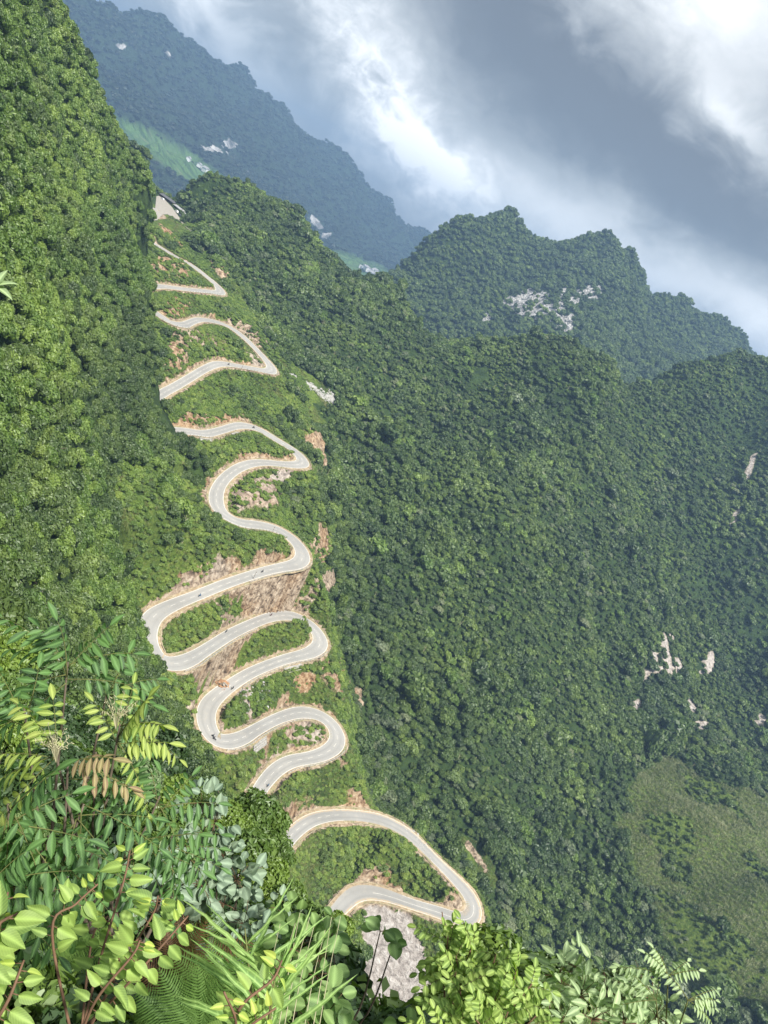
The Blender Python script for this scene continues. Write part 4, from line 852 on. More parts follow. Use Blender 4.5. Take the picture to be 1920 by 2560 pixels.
# motorbikes with riders
tm = MB()
for a in range(14):
    t0, t1 = a*2*math.pi/14, (a+1)*2*math.pi/14; tm.tube([(.27*math.cos(t0), 0, .27*math.sin(t0)), (.27*math.cos(t1), 0, .27*math.sin(t1))], .05, 5, False)
tm.tube([(0, -.05, 0), (0, .05, 0)], .16, 8); WH = tm.mesh('wheel', MT['tyre'])
b_ = MB(); b_.tube([(-.55, 0, .62), (-.2, 0, .68), (.1, 0, .62), (.3, 0, .50), (.45, 0, .78), (.52, 0, .95)], [.11, .15, .13, .10, .09, .06], 7); b_.tube([(.52, 0, .9), (.66, 0, .3)], [.05, .04], 5); b_.box((0, 0, .38), (.5, .2, .26)); BBODY = b_
b_ = MB(); b_.tube([(-.6, 0, .74), (-.3, 0, .78), (.05, 0, .74)], [.09, .13, .10], 6); SEAT = b_.mesh('seat', MT['black'], True)
b_ = MB(); b_.tube([(.42, -.34, 1.02), (.5, -.12, .98), (.5, .12, .98), (.42, .34, 1.02)], .025, 5); BARS = b_.mesh('handlebar', MT['steel'])
BP = [bpy.data.materials.new('x')]; BP = [simple('bike_paint_black', (.03, .03, .035), .4), simple('bike_paint_blue', (.04, .12, .26), .4), simple('bike_paint_red', (.28, .03, .025), .4)]
BODY = [BBODY.mesh('body', m_, True) for m_ in BP]
def rider_mesh(name, m_):
    J = [(-.22, 0, .92, .15), (-.17, 0, 1.12, .155), (-.08, 0, 1.34, .17), (-.02, 0, 1.47, .07), (.02, 0, 1.56, .09), (.03, 0, 1.66, .10),
         (-.06, .20, 1.38, .065), (.12, .25, 1.18, .05), (.38, .28, 1.06, .04), (-.06, -.20, 1.38, .065), (.12, -.25, 1.18, .05), (.38, -.28, 1.06, .04),
         (-.12, .12, .86, .10), (.20, .16, .80, .08), (.06, .18, .42, .055), (.18, .18, .36, .05), (-.12, -.12, .86, .10), (.20, -.16, .80, .08), (.06, -.18, .42, .055), (.18, -.18, .36, .05)]
    Ed = [(0, 1), (1, 2), (2, 3), (3, 4), (4, 5), (2, 6), (6, 7), (7, 8), (2, 9), (9, 10), (10, 11), (0, 12), (12, 13), (13, 14), (14, 15), (0, 16), (16, 17), (17, 18), (18, 19)]
    me = bpy.data.meshes.new('tmp'); me.from_pydata([j[:3] for j in J], Ed, []); o = bpy.data.objects.new('tmp', me); C.objects.link(o); o.modifiers.new('s', 'SKIN')
    for i, j in enumerate(J): me.skin_vertices[0].data[i].radius = (j[3], j[3])
    me.skin_vertices[0].data[0].use_root = True; sb = o.modifiers.new('u', 'SUBSURF'); sb.levels = 1; dg = bpy.context.evaluated_depsgraph_get(); r_ = bpy.data.meshes.new_from_object(o.evaluated_get(dg)); bpy.data.objects.remove(o); r_.name = name; r_.materials.clear(); r_.materials.append(m_); return r_
CL = [simple('clothing_dark', (.04, .045, .06), .9), simple('clothing_blue', (.05, .13, .25), .9), simple('clothing_grey', (.14, .14, .15), .9)]
RID = [rider_mesh('body', c_) for c_ in CL]
hm = bmesh.new(); bmesh.ops.create_icosphere(hm, subdivisions=2, radius=.15); HEL = bpy.data.meshes.new('helmet'); hm.to_mesh(HEL); hm.free(); HEL.materials.append(MT['black'])
for p_ in HEL.polygons: p_.use_smooth = True
BIKES = [(571, 912, 0, 0, 1, 'on the wide upper straight above the open grass'), (633, 1070, 0, 0, 1, 'in the right-hand bend above the green island'), (655, 1431, 0, 0, -1, 'coming out of the bend above the green bank'), (499, 1490, 1, 1, -1, 'in blue on the long straight beside the rock cutting'),
         (565, 1580, 0, 0, 1, 'on the straight below the peach-coloured rock'), (677, 1539, 2, 2, 1, 'entering the bend under the dark slope'), (581, 1722, 0, 0, -1, 'passing the heap of orange soil'), (532, 1842, 0, 0, 1, 'upper one of two at the forest edge bend'),
         (534, 1856, 0, 2, 1, 'lower one of two at the forest edge bend'), (669, 1966, 1, 1, -1, 'going down towards the hidden bend'), (361, 566, 0, 0, 1, 'just below the parking place at the top')]
for (u, v, bi, ci, sg, lab) in BIKES:
    i = ridx(u, v); p = Vector(onz(u, v, RD[i, 2]+.02)) if v > 600 else Vector(RD[i]); i = int(np.argmin(np.hypot(RD[:, 0]-p.x, RD[:, 1]-p.y)));
    off = (p-Vector(RD[i])).to_2d().length
    if off > 3: p = Vector(RD[i])+Vector(SIDE[i])*1.4
    p.z = RD[i, 2]+.01; rz = math.atan2(tang[i, 1]*sg, tang[i, 0]*sg)
    k_ = tag(empty('motorbike', p, rz), ('black', 'blue', 'red')[bi]+' motorbike '+lab, 'motorbike', 'motorbikes on the mountain road'); obj('body', BODY[bi], k_); obj('seat', SEAT, k_); obj('handlebar', BARS, k_)
    for x_ in (-.62, .66): obj('wheel', WH, k_, (x_, 0, .32))
    r_ = tag(empty('person', p, rz), '%s-clothed rider in helmet %s' % (('dark', 'blue', 'grey')[ci], lab), 'person', 'motorbike riders'); obj('body', RID[ci], r_); obj('helmet', HEL, r_, (.03, 0, 1.68))
# slipped orange soil with broken slabs, rubble strip, loose stones
def rocks_mb(seed, n, P, size, squash=.7):
    r = np.random.default_rng(seed); m = MB(); bm = bmesh.new(); bmesh.ops.create_icosphere(bm, subdivisions=1, radius=1); iv = np.array([q.co[:] for q in bm.verts]); fc = [tuple(x.index for x in f.verts) for f in bm.faces]; bm.free()
    for k in range(n):
        s_ = size*r.uniform(.4, 1.5); q = iv*(1+r.normal(0, .16, (len(iv), 1)))*np.array([s_*r.uniform(.7, 1.5), s_*r.uniform(.7, 1.3), s_*squash]); m.raw(q+P[k], fc)
    return m
c0 = hit(556, 1712, d0=350); root = tag(empty('soil_heap', c0), 'heap of orange soil and broken slabs slid onto the inner road edge', 'soil heap'); r = np.random.default_rng(2)
PP = np.c_[r.normal(0, 1.7, 60), r.normal(0, 1.7, 60), np.zeros(60)]; PP[:, 2] = 1.2-np.hypot(PP[:, 0], PP[:, 1])*.35
rocks_mb(1, 60, PP, .75).build('soil', MT['soil'], root)
for k in range(4): m = MB(); m.box((0, 0, 0), (2.6, .9, .25), Matrix.Rotation(k*.9, 3, 'Z')@Matrix.Rotation(.3, 3, 'X')); o_ = m.build('slab', MT['darkwood'] if k < 2 else MT['concrete'], root); o_.location = (-1+k*.8, -2+.3*k, .9+.2*k)
def stones(name, pxs, n, size, jit, matl, label, cat, seed):
    r = np.random.default_rng(seed); A_ = [np.array(hit(u, v, d0=300)) for u, v in pxs]; P = []
    for k in range(n):
        t = r.random()*(len(A_)-1); i = int(t); c_ = A_[i]*(1-t+i)+A_[i+1]*(t-i); P.append(c_+np.array([r.normal(0, jit), r.normal(0, jit), 0]))
    P = np.array(P); P[:, 2] = H_M(P[:, 0], P[:, 1])+size*.25; tag(rocks_mb(seed, n, P, size).build(name, matl), label, cat, kind='stuff')
stones('rubble', [(712, 938), (750, 955), (790, 975), (830, 1000), (842, 1008)], 900, .95, 2.6, MT['stone'], 'strip of white rubble tipped down the slope from the road end', 'rubble', 5)
stones('rubble', [(470, 590), (500, 600), (520, 606)], 160, .8, 3.5, MT['stone'], 'white stones scattered below the concrete path near the top', 'rubble', 6)
stones('rubble', [(600, 1750), (640, 1735), (660, 1745)], 120, .5, 2.5, MT['stone'], 'pale stones lying in the grass beside the orange soil heap', 'stones', 7)
stones('rubble', [(1000, 2060), (1050, 2110), (1080, 2140)], 70, .45, 2.0, MT['stone'], 'pale stones along the inner edge of the bottom loop', 'stones', 8)
# village in the far valley
hm_ = MB(); hm_.box((0, 0, 2), (9, 6, 6)); HW_ = hm_.mesh('wall', MT['white']); hr = MB(); hr.raw([(-5, -3.6, 5), (5, -3.6, 5), (5, 3.6, 5), (-5, 3.6, 5), (-5, 0, 7.4), (5, 0, 7.4)], [(0, 1, 5, 4), (2, 3, 4, 5), (0, 4, 3), (1, 2, 5)]); HR_ = hr.mesh('roof', MT['roof2'])
VL = [(900, 672, 'topmost'), (908, 676, ''), (915, 678, ''), (921, 683, ''), (928, 682, ''), (934, 688, ''), (942, 690, ''), (950, 693, ''), (926, 690, ''), (505, 424, ''), (497, 418, ''), (512, 430, ''), (523, 437, ''), (470, 402, '')]
for k, (u, v, _) in enumerate(VL):
    p = hit(u, v, H_F, 2000, 6500); s_ = 1.6+.6*(k % 3); lab = 'tiny pale village house in the far valley between the mountains' if k < 9 else 'tiny pale farmhouse among the light green fields of the far range'
    o = tag(empty('village_house', p, k*1.1), lab, 'house', 'village houses' if k < 9 else 'farmhouses in the far fields'); o.scale = (s_,)*3; obj('wall', HW_, o); obj('roof', HR_, o)

# single trees leaning over the road edge
for n_, (u, v, r_, q, lab) in enumerate([(352, 1618, 3.6, 0, 'upper of the trees that hide the left bend under the long rock cutting'), (345, 1562, 3.8, 4, 'dark tree at the left end of the long straight'), (392, 1690, 3.4, 2, 'loose tree standing in front of the second left bend'), (372, 1655, 3.0, 3, 'tree between the two left bends under the rock cutting'),
        (418, 1752, 3.2, 1, 'tree below the second left bend'), (500, 1838, 2.6, 5, 'light green tree where two motorbikes pass the forest edge'), (524, 1890, 2.6, 2, 'tree below the railing of the lower left bend'), (545, 1205, 3.2, 0, 'dark tree leaning over the gravel apron bend'), (530, 1262, 3.4, 3, 'tree covering the outer edge of the middle left bend')]):
    p = hit(u, v, H_L, 150, 700); o = tag(empty('roadside_tree', p-Vector((0, 0, .5)), n_*1.1), lab, 'tree'); o.scale = (r_, r_, r_*1.15); obj('trunk', TRUNKS[n_ % 3], o); obj('crown', HIP[q], o)

# ------------------------------------------------------------------ haze
HAZE = 1.8e-4
bm = bmesh.new(); bmesh.ops.create_cube(bm, size=1); me = bpy.data.meshes.new('haze'); bm.to_mesh(me); bm.free()
hz = obj('haze', me, loc=(-1000, 3700, -250)); hz.scale = (8000, 8000, 1310); tag(hz, 'thin bluish haze filling the valley air', 'haze', kind='stuff')
m = bpy.data.materials.new('haze_air'); m.use_nodes = True; nt = m.node_tree; nt.nodes.clear()
pv = nt.nodes.new('ShaderNodeVolumePrincipled'); pv.inputs['Color'].default_value = (.36, .58, .92, 1); pv.inputs['Density'].default_value = HAZE; pv.inputs['Anisotropy'].default_value = .2
out = nt.nodes.new('ShaderNodeOutputMaterial'); nt.links.new(pv.outputs[0], out.inputs['Volume']); me.materials.append(m)

# ------------------------------------------------------------------ near plants
def leaf_mesh(name, wd, prof, mat_, seed=0, droop=.18, fold=.25, wave=.0, n=7, tipp=1.0):
    r = random.Random(seed); V = []; F = []; R = []; ph = r.random()*6
    tw = r.uniform(-.25, .25); dr = droop*r.uniform(.6, 1.5)
    for i in range(n+1):
        t = i/n; ww = wd*.5*prof(t); zc = -dr*t*t; sw = r.uniform(-.012, .012)
        for c in (-1, -.5, 0, .5, 1):
            x = c*ww; z = zc+abs(c)*ww*fold+math.sin(t*9+ph+c)*wave*abs(c)+c*tw*t*ww
            V.append((x+sw*(i not in (0, n)), t, z)); R.append(1. if c == 0 else 0.)
    for i in range(n):
        for c in range(4): a = i*5+c; F.append((a, a+1, a+6, a+5))
    return mesh_np(name, V, np.array(F), mat_, dict(rib=R), True)
ov = lambda t: max(.02, math.sin(math.pi*t**.8)**.8)                # ovate
ovw = lambda t: max(.02, (math.sin(math.pi*min(1, t**.62)))**.75)   # heart shaped, widest low down
lanc = lambda t: max(.02, math.sin(math.pi*t)**.9)
rnd_ = lambda t: max(.05, math.sin(math.pi*t)**.5)
blade = lambda t: max(.02, min(1, t*5)*(1-t)**.6)
LM = dict(pin=leaf_mat('pinnate_leaf', (.045, .10, .032), (.10, .20, .055), gloss=.02), pinl=leaf_mat('young_pinnate_leaf', (.16, .25, .05), (.30, .36, .09)), red=leaf_mat('bronze_leaf', (.22, .14, .09), (.30, .26, .12)),
          grey=leaf_mat('grey_green_leaf', (.10, .15, .105), (.18, .24, .165), trans=.2, gloss=.018), heart=leaf_mat('heart_leaf', (.12, .20, .045), (.24, .34, .08), gloss=.022), hearty=leaf_mat('young_yellow_leaf', (.22, .34, .06), (.36, .43, .09)),
          grass=leaf_mat('broad_grass_blade', (.13, .24, .06), (.26, .38, .12)), rd=leaf_mat('round_green_leaf', (.09, .17, .05), (.20, .30, .10)), lime=leaf_mat('lime_leaflet', (.13, .22, .045), (.27, .36, .09)),
          pale=leaf_mat('pale_leaf', (.17, .25, .12), (.33, .42, .22), gloss=.022), fern=leaf_mat('fern_leaf', (.07, .14, .03), (.15, .25, .06)), brown=leaf_mat('dead_fern_leaf', (.10, .055, .03), (.18, .10, .05)))
LF = dict(pin=[leaf_mesh('leaf', .34, lanc, LM['pin'], q, .22, .3) for q in range(4)], pinl=[leaf_mesh('leaf', .36, lanc, LM['pinl'], q, .22, .3) for q in range(3)], red=[leaf_mesh('leaf', .34, lanc, LM['red'], q) for q in range(3)],
          grey=[leaf_mesh('leaf', .66, ov, LM['grey'], q, .2, .3, .01) for q in range(4)], heart=[leaf_mesh('leaf', .52, ovw, LM['heart'], q, .3, .35, .02) for q in range(5)], hearty=[leaf_mesh('leaf', .48, ovw, LM['hearty'], q, .2, .45) for q in range(4)],
          grass=[leaf_mesh('leaf', .075, blade, LM['grass'], q, .55, .3, n=10) for q in range(4)], rd=[leaf_mesh('leaf', .78, rnd_, LM['rd'], q, .2, .3, .012) for q in range(4)], lime=[leaf_mesh('leaf', .56, rnd_, LM['lime'], q, .15, .25) for q in range(4)],
          pale=[leaf_mesh('leaf', .42, ov, LM['pale'], q, .25, .35, .01) for q in range(4)])
Rr = random.Random(5)
RTv, UPv, FWv = Vector(RT), Vector(UP), Vector(FW); Z = Vector((0, 0, 1))
def vec(u, v, D): return Vector(at(u, v, D))
def imdir(a, k=0.):                                              # direction at angle a in the picture plane, k away from the eye
    return (RTv*math.cos(rad(a))+UPv*math.sin(rad(a))+FWv*k).normalized()
class Plant:
    def __init__(s, name, base, label, cat, group=None):
        s.o = empty(name, base); s.b = Vector(base); tag(s.o, label, cat, group); s.stems = MB(); s.n = 0; s.extra = []
    def leaf(s, kind, p, d, nrm, L):
        me = Rr.choice(LF[kind]); d = d.normalized(); nrm = (nrm-d*nrm.dot(d)); nrm = nrm.normalized() if nrm.length > 1e-3 else d.orthogonal(); x = d.cross(nrm)
        M = Matrix(((x.x*L, d.x*L, nrm.x*L, p.x-s.b.x), (x.y*L, d.y*L, nrm.y*L, p.y-s.b.y), (x.z*L, d.z*L, nrm.z*L, p.z-s.b.z), (0, 0, 0, 1)))
        s.n += 1
        if s.n > 295: s.extra.append((me, M)); return
        o = bpy.data.objects.new('leaf', me); C.objects.link(o); o.parent = s.o; o.matrix_local = M
    def stem(s, P_, r0, r1, mat_='twig', n=5):
        m = MB(); P_ = [Vector(p)-s.b for p in P_]; m.tube(P_, [r0+(r1-r0)*i/(len(P_)-1) for i in range(len(P_))], n); m.build('stem', MT[mat_], s.o, True)
    def done(s):
        if not s.extra: return
        V = []; F = []; R = []; off = 0; mats = {}
        me = bpy.data.meshes.new('leaves'); FI = []
        for m_, M in s.extra:
            k = m_.materials[0]; mi = mats.setdefault(k.name, len(mats))
            if mi == len(me.materials): me.materials.append(k)
            for v in m_.vertices: V.append(tuple(M@v.co))
            for f in m_.polygons: F.append(tuple(i+off for i in f.vertices)); FI.append(mi)
            R += [1. if i % 5 == 2 else 0. for i in range(len(m_.vertices))]; off = len(V)
        me.from_pydata(V, [], F); me.update(); me.polygons.foreach_set('material_index', FI)
        a = me.attributes.new('rib', 'FLOAT', 'POINT'); a.data.foreach_set('value', R)
        tag(obj('leaves', me, s.o), kind='stuff')
def spline(P_, n=6): return [Vector(q) for q in catmull([tuple(p) for p in P_], n)]
def pinnate(pl, p0, d, L, pairs, ll, kind, droop=.35, tip=True, mat_='twig', hang=.55):
    g = -Z; pts_ = [p0+d*(L*t)+g*(L*droop*t*t) for t in [i/8 for i in range(9)]]
    pl.stem(pts_, .0022+ll*.008, .0009, mat_, 4)
    for i in range(pairs):
        t = .22+.74*i/(pairs-.5); p = p0+d*(L*t)+g*(L*droop*t*t); dd = (d+g*(2*droop*t)).normalized(); sd_ = dd.cross(Z)
        if sd_.length < .1: sd_ = dd.cross(RTv)
        sd_.normalize(); nu = sd_.cross(dd); nu = nu if nu.z > 0 else -nu
        for sg in (-1, 1):
            ld = (sd_*sg*1.0+dd*.42+g*(hang*Rr.uniform(.6, 1.4))+Vector((Rr.gauss(0, .1), Rr.gauss(0, .1), Rr.gauss(0, .1)))).normalized()
            pl.leaf(kind, p, ld, nu-FWv*.25+Vector((Rr.gauss(0, .15), Rr.gauss(0, .15), 0)), ll*Rr.uniform(.85, 1.12)*(1-.35*abs(t-.55)))
    if tip: pl.leaf(kind, pts_[-1], (d+g*droop*1.6).normalized(), Z-FWv*.3, ll*.95)
# pinnate saplings
def sapling(label, base, shoots, ll=.088, mats=None):
    pl = Plant('pinnate_sapling', vec(*base), label, 'sapling', 'pinnate-leaved saplings on the near bank')
    for (u, v, D, nf, fl, kind, sp0, sp1) in shoots:
        top = vec(u, v, D); b0 = vec(*base); mid = (top+b0)/2+Z*-.15+RTv*Rr.uniform(-.1, .1)
        pl.stem(spline([b0, mid, top], 5), .012, .004, 'bark', 6)
        for k in range(nf):
            a = sp0+(sp1-sp0)*(k+.5)/nf+Rr.uniform(-9, 9); p = top+(b0-top).normalized()*Rr.uniform(0, .10)
            pinnate(pl, p, imdir(a, Rr.uniform(-.35, .45)), fl*Rr.uniform(.8, 1.15), Rr.randint(5, 7), ll*Rr.uniform(.85, 1.1), kind, Rr.uniform(.15, .4))
    pl.done()
sapling('tall sapling with long dark green pinnate leaves, topmost in the left foreground', (120, 2330, 4.3),
        [(170, 1655, 3.7, 9, .36, 'pin', -20, 230), (60, 1770, 3.6, 6, .34, 'pin', 60, 260), (270, 1720, 3.8, 5, .32, 'pin', -70, 80)])
sapling('sapling with pale yellow-green young leaflets and flower sprays, left of the road hairpin', (230, 2330, 4.0),
        [(300, 1810, 3.4, 7, .27, 'pinl', -70, 120), (130, 1850, 3.3, 5, .26, 'pinl', 80, 240), (170, 1900, 3.3, 3, .26, 'red', -40, 30), (240, 1880, 3.5, 5, .3, 'pin', -130, -20)], .075)
sapling('sapling with drooping bluish pinnate leaves at the left picture edge', (20, 2380, 3.6),
        [(20, 2010, 3.0, 7, .3, 'pin', -120, 60), (120, 2090, 3.1, 8, .3, 'pin', -160, 20), (-40, 2200, 3.0, 6, .3, 'pin', -80, 60), (210, 2010, 3.4, 6, .3, 'pin', -150, 20)], .085)
sapling('sapling with spreading pinnate leaves left of the grey-green shrub', (330, 2400, 4.2),
        [(400, 1990, 3.9, 7, .32, 'pin', -60, 170), (330, 2080, 3.7, 7, .32, 'pin', -150, 30), (240, 2140, 3.5, 6, .3, 'pin', -170, -10), (430, 2090, 3.9, 6, .3, 'pin', -100, 40)], .08)
# flower sprays
fp = Plant('flower_spray', vec(300, 1830, 3.38), 'two pale green branched flower sprays above the yellow-green young leaflets', 'flowers')
for (u, v, D) in [(290, 1800, 3.38), (140, 1880, 3.3)]:
    c = vec(u, v, D)
    for k in range(16):
        d = imdir(Rr.uniform(30, 150), Rr.uniform(-.2, .2)); L0 = Rr.uniform(.05, .12); s0 = c+d*L0*.2; fp.stem([c-UPv*.04, s0, c+d*L0], .0014, .0006, 'straw', 3)
        for j in range(4):
            q = c+d*L0*(.35+.18*j); fp.stem([q, q+imdir(Rr.uniform(0, 360))*.014], .001, .0016, 'straw', 3)
# grey-green shrubs with round leaves
def rosette(pl, u, v, D, R_, n, kind, ll, stem_to=None, smat='bark', view=.5):
    c = vec(u, v, D)
    if stem_to is not None: pl.stem(spline([stem_to, (c+stem_to)/2+Vector((Rr.uniform(-.08, .08), 0, -.05)), c], 4), .009, .003, smat, 5)
    for k in range(n):
        a = Rr.uniform(0, 360); rr_ = R_*math.sqrt(Rr.random()); d = imdir(a, Rr.uniform(-.5, .4)); p = c+d*rr_
        ld = (d*.8-Z*.45+Vector((Rr.gauss(0, .35), Rr.gauss(0, .35), Rr.gauss(0, .25)))).normalized()
        pl.leaf(kind, p, ld, Z*.8-FWv*view+Vector((Rr.gauss(0, .25), Rr.gauss(0, .25), Rr.gauss(0, .2))), ll*Rr.uniform(.7, 1.2))
        if k % 3 == 0: pl.stem([c, c+d*rr_*.5+Z*.01, p], .0025, .0012, 'rtwig', 3)
pl = Plant('grey_leaved_shrub', vec(560, 2480, 6.2), 'upper grey-green shrub with rounded leaves, below the road hairpin', 'shrub', 'grey-green round-leaved shrubs')
b0 = vec(560, 2480, 6.2)
for (u, v, D, R_, n) in [(505, 2010, 5.6, .13, 24), (535, 2060, 5.5, .14, 26), (475, 2150, 5.4, .14, 26), (560, 2140, 5.5, .13, 24), (590, 2200, 5.4, .15, 30), (500, 2210, 5.2, .14, 26), (560, 2260, 5.3, .15, 30), (620, 2180, 5.5, .1, 14)]: rosette(pl, u, v, D, R_, n, 'grey', .085, b0)
pl.done()
pl = Plant('grey_leaved_shrub', vec(470, 2540, 5.8), 'lower grey-green shrub with rounded leaves, behind the yellow-tipped branch', 'shrub', 'grey-green round-leaved shrubs')
b0 = vec(470, 2540, 5.8)
for (u, v, D, R_, n) in [(180, 2235, 4.6, .09, 18), (270, 2180, 4.9, .08, 14), (350, 2245, 4.8, .10, 20), (420, 2230, 5., .10, 18), (610, 2310, 5.2, .14, 26), (650, 2370, 5., .13, 24), (570, 2390, 5., .13, 22), (690, 2270, 5.6, .12, 18), (560, 2450, 4.8, .12, 20)]: rosette(pl, u, v, D, R_, n, 'grey', .08, b0)
pl.done()
# near branches with heart-shaped leaves and yellow young tips
def leafy_branch(pl, line, nleaf, ll, kind, tipkind, r0=.006, nt_=3, smat='rtwig'):
    S = spline([vec(*q) for q in line], 6); pl.stem(S, r0, .0025, smat, 6)
    for k in range(nleaf):
        t = .25+.75*(k+Rr.random()*.5)/nleaf; i = min(int(t*(len(S)-1)), len(S)-2); p = S[i].lerp(S[i+1], t*(len(S)-1)-i); dd = (S[i+1]-S[i]).normalized()
        sg = 1 if k % 2 else -1; sd_ = dd.cross(FWv).normalized()*sg; d = (sd_*Rr.uniform(.6, 1.1)+dd*Rr.uniform(.0, .6)-Z*Rr.uniform(.0, .6)-FWv*Rr.uniform(-.2, .4)).normalized()
        q = p+d*ll*.25; pl.stem([p, q], .0016, .0012, smat, 3)
        young = k >= nleaf-nt_; pl.leaf(tipkind if young else kind, q, d, Z*.7-FWv*.6+Vector((Rr.gauss(0, .3), Rr.gauss(0, .3), Rr.gauss(0, .3))), ll*Rr.uniform(.75, 1.15)*(.62 if young else 1))
pl = Plant('yellow_tipped_branch', vec(190, 2640, 2.8), 'near branch with large heart-shaped leaves and bright yellow tips, bottom left', 'branch', 'yellow-tipped leafy branches')
for line, n in [([(190, 2640, 2.8), (250, 2400, 2.7), (310, 2200, 2.7), (325, 2125, 2.7)], 15), ([(190, 2640, 2.8), (130, 2330, 2.6), (190, 2260, 2.6), (245, 2210, 2.6)], 11), ([(210, 2600, 2.8), (300, 2420, 2.6), (380, 2290, 2.55), (395, 2240, 2.5)], 16),
                ([(220, 2560, 2.7), (300, 2480, 2.5), (400, 2370, 2.45), (470, 2290, 2.5)], 13), ([(190, 2620, 2.6), (240, 2500, 2.45), (330, 2390, 2.4), (350, 2350, 2.4)], 12), ([(200, 2620, 2.8), (230, 2350, 2.8), (270, 2290, 2.8)], 9)]:
    leafy_branch(pl, line, n+3, .062, 'heart', 'hearty', r0=.0045, nt_=3)
pl.done()
pl = Plant('yellow_tipped_branch', vec(-60, 2620, 2.3), 'yellow-tipped branch cut off by the left picture edge', 'branch', 'yellow-tipped leafy branches')
for line, n in [([(-80, 2620, 2.3), (-30, 2420, 2.2), (20, 2230, 2.2)], 10), ([(-80, 2640, 2.3), (10, 2520, 2.2), (60, 2400, 2.2)], 9), ([(-80, 2500, 2.2), (-20, 2330, 2.1), (50, 2280, 2.2)], 8)]: leafy_branch(pl, line, n+3, .064, 'heart', 'hearty', nt_=2)
pl.done()
pl = Plant('yellow_tipped_branch', vec(560, 2640, 2.3), 'small branch of glossy yellow leaves at the bottom edge beside the tall grass', 'branch', 'yellow-tipped leafy branches')
for line, n in [([(560, 2640, 2.3), (600, 2520, 2.2), (680, 2450, 2.2), (705, 2400, 2.2)], 12), ([(560, 2640, 2.3), (590, 2560, 2.2), (560, 2480, 2.1)], 7), ([(560, 2640, 2.3), (620, 2570, 2.2), (690, 2520, 2.2)], 6)]: leafy_branch(pl, line, n, .06, 'heart', 'hearty', .0045, 4)
pl.done()
# tall broad grass
pl = Plant('tall_grass', vec(640, 2620, 2.6), 'clump of tall grass with long arching pale green blades at the bottom', 'grass')
for line in [[(640, 2620, 2.6), (625, 2450, 2.6), (612, 2320, 2.6)], [(660, 2640, 2.6), (680, 2500, 2.5), (690, 2420, 2.5)]]:
    S = spline([vec(*q) for q in line], 6); pl.stem(S, .006, .002, 'twig', 5)
    for k in range(17):
        t = .15+.8*k/17; i = min(int(t*(len(S)-1)), len(S)-2); sg = 1 if k % 2 else -1; a = 90+sg*Rr.uniform(25, 65); pl.leaf('grass', S[i], imdir(a, Rr.uniform(-.3, .2)), FWv*-.5+Z*.6+RTv*Rr.uniform(-.4, .4), Rr.uniform(.17, .30)*(1.1-.4*t))
pl.done()
pl = Plant('dry_grass_stalks', vec(720, 2620, 3.2), 'thin dry grass stalks standing upright right of the tall grass clump', 'grass')
for k in range(8):
    u0 = 640+k*22+Rr.uniform(-8, 8); pl.stem(spline([vec(u0, 2620, 3.2), vec(u0+30, 2450, 3.1), vec(u0+62+Rr.uniform(-8, 14), 2270+Rr.uniform(0, 60), 3.0)], 4), .0022, .0009, 'straw', 4)
# round-leaved green shrubs, bottom centre
pl = Plant('round_leaved_shrub', vec(860, 2640, 5.4), 'green shrub with round leaves on dark forking twigs, bottom centre', 'shrub', 'round-leaved green shrubs')
b0 = vec(820, 2640, 5.2)
for (u, v, D, R_, n) in [(828, 2300, 5., .03, 5), (815, 2350, 4.9, .06, 12), (950, 2330, 4.6, .035, 8), (985, 2360, 4.6, .02, 3), (735, 2300, 5.2, .10, 16), (775, 2345, 5, .12, 22), (730, 2370, 4.8, .13, 20), (800, 2400, 4.8, .11, 18), (825, 2510, 4.4, .09, 18), (790, 2440, 4.6, .13, 22), (850, 2590, 4.2, .09, 18), (820, 2530, 4.2, .13, 22)]:
    rosette(pl, u, v, D, R_, n, 'rd', .085, b0)
pl.done()
pl = Plant('round_leaved_shrub', vec(700, 2660, 4.6), 'low green shrub with small round leaves behind the dry grass stalks', 'shrub', 'round-leaved green shrubs')
b0 = vec(700, 2660, 4.6)
for (u, v, D, R_, n) in [(680, 2470, 4.3, .12, 24), (740, 2520, 4.2, .12, 24), (620, 2540, 4.2, .1, 18), (950, 2590, 4.4, .05, 8), (1020, 2600, 4.2, .08, 16), (930, 2640, 4.0, .08, 12)]: rosette(pl, u, v, D, R_, n, 'rd', .065, b0)
pl.done()
# lime leafleted shrubs to the right
def lime_shrub(label, base, heads, ll=.045, kind='lime', fl=.14):
    pl = Plant('lime_leaved_shrub', vec(*base), label, 'shrub', 'lime-leaved shrubs at the bottom right'); b0 = vec(*base)
    for (u, v, D, nf) in heads:
        c = vec(u, v, D); pl.stem(spline([b0, (b0+c)/2+RTv*Rr.uniform(-.06, .06), c], 5), .008, .0028, 'rtwig', 5)
        for k in range(nf): pinnate(pl, c-(c-b0).normalized()*Rr.uniform(0, .16), imdir(Rr.uniform(-20, 200), Rr.uniform(-.6, .5)), fl*Rr.uniform(.7, 1.2), 4, ll*Rr.uniform(.85, 1.15), kind, .25, hang=.3)
    pl.done()
lime_shrub('bright lime shrub rising across the lowest road bend', (1130, 2640, 4.6), [(1105, 2280, 4.2, 5), (1120, 2340, 4.2, 5), (1140, 2390, 4.2, 7), (1180, 2365, 4.2, 7), (1240, 2385, 4.2, 7), (1140, 2430, 4.1, 7)])
lime_shrub('lime shrub with dense small leaflets, right of the bare pink scree', (1200, 2660, 4.4), [(1200, 2440, 4.1, 8), (1290, 2425, 4.1, 8), (1150, 2470, 4.0, 8), (1240, 2490, 4.0, 8), (1330, 2460, 4.1, 8)])
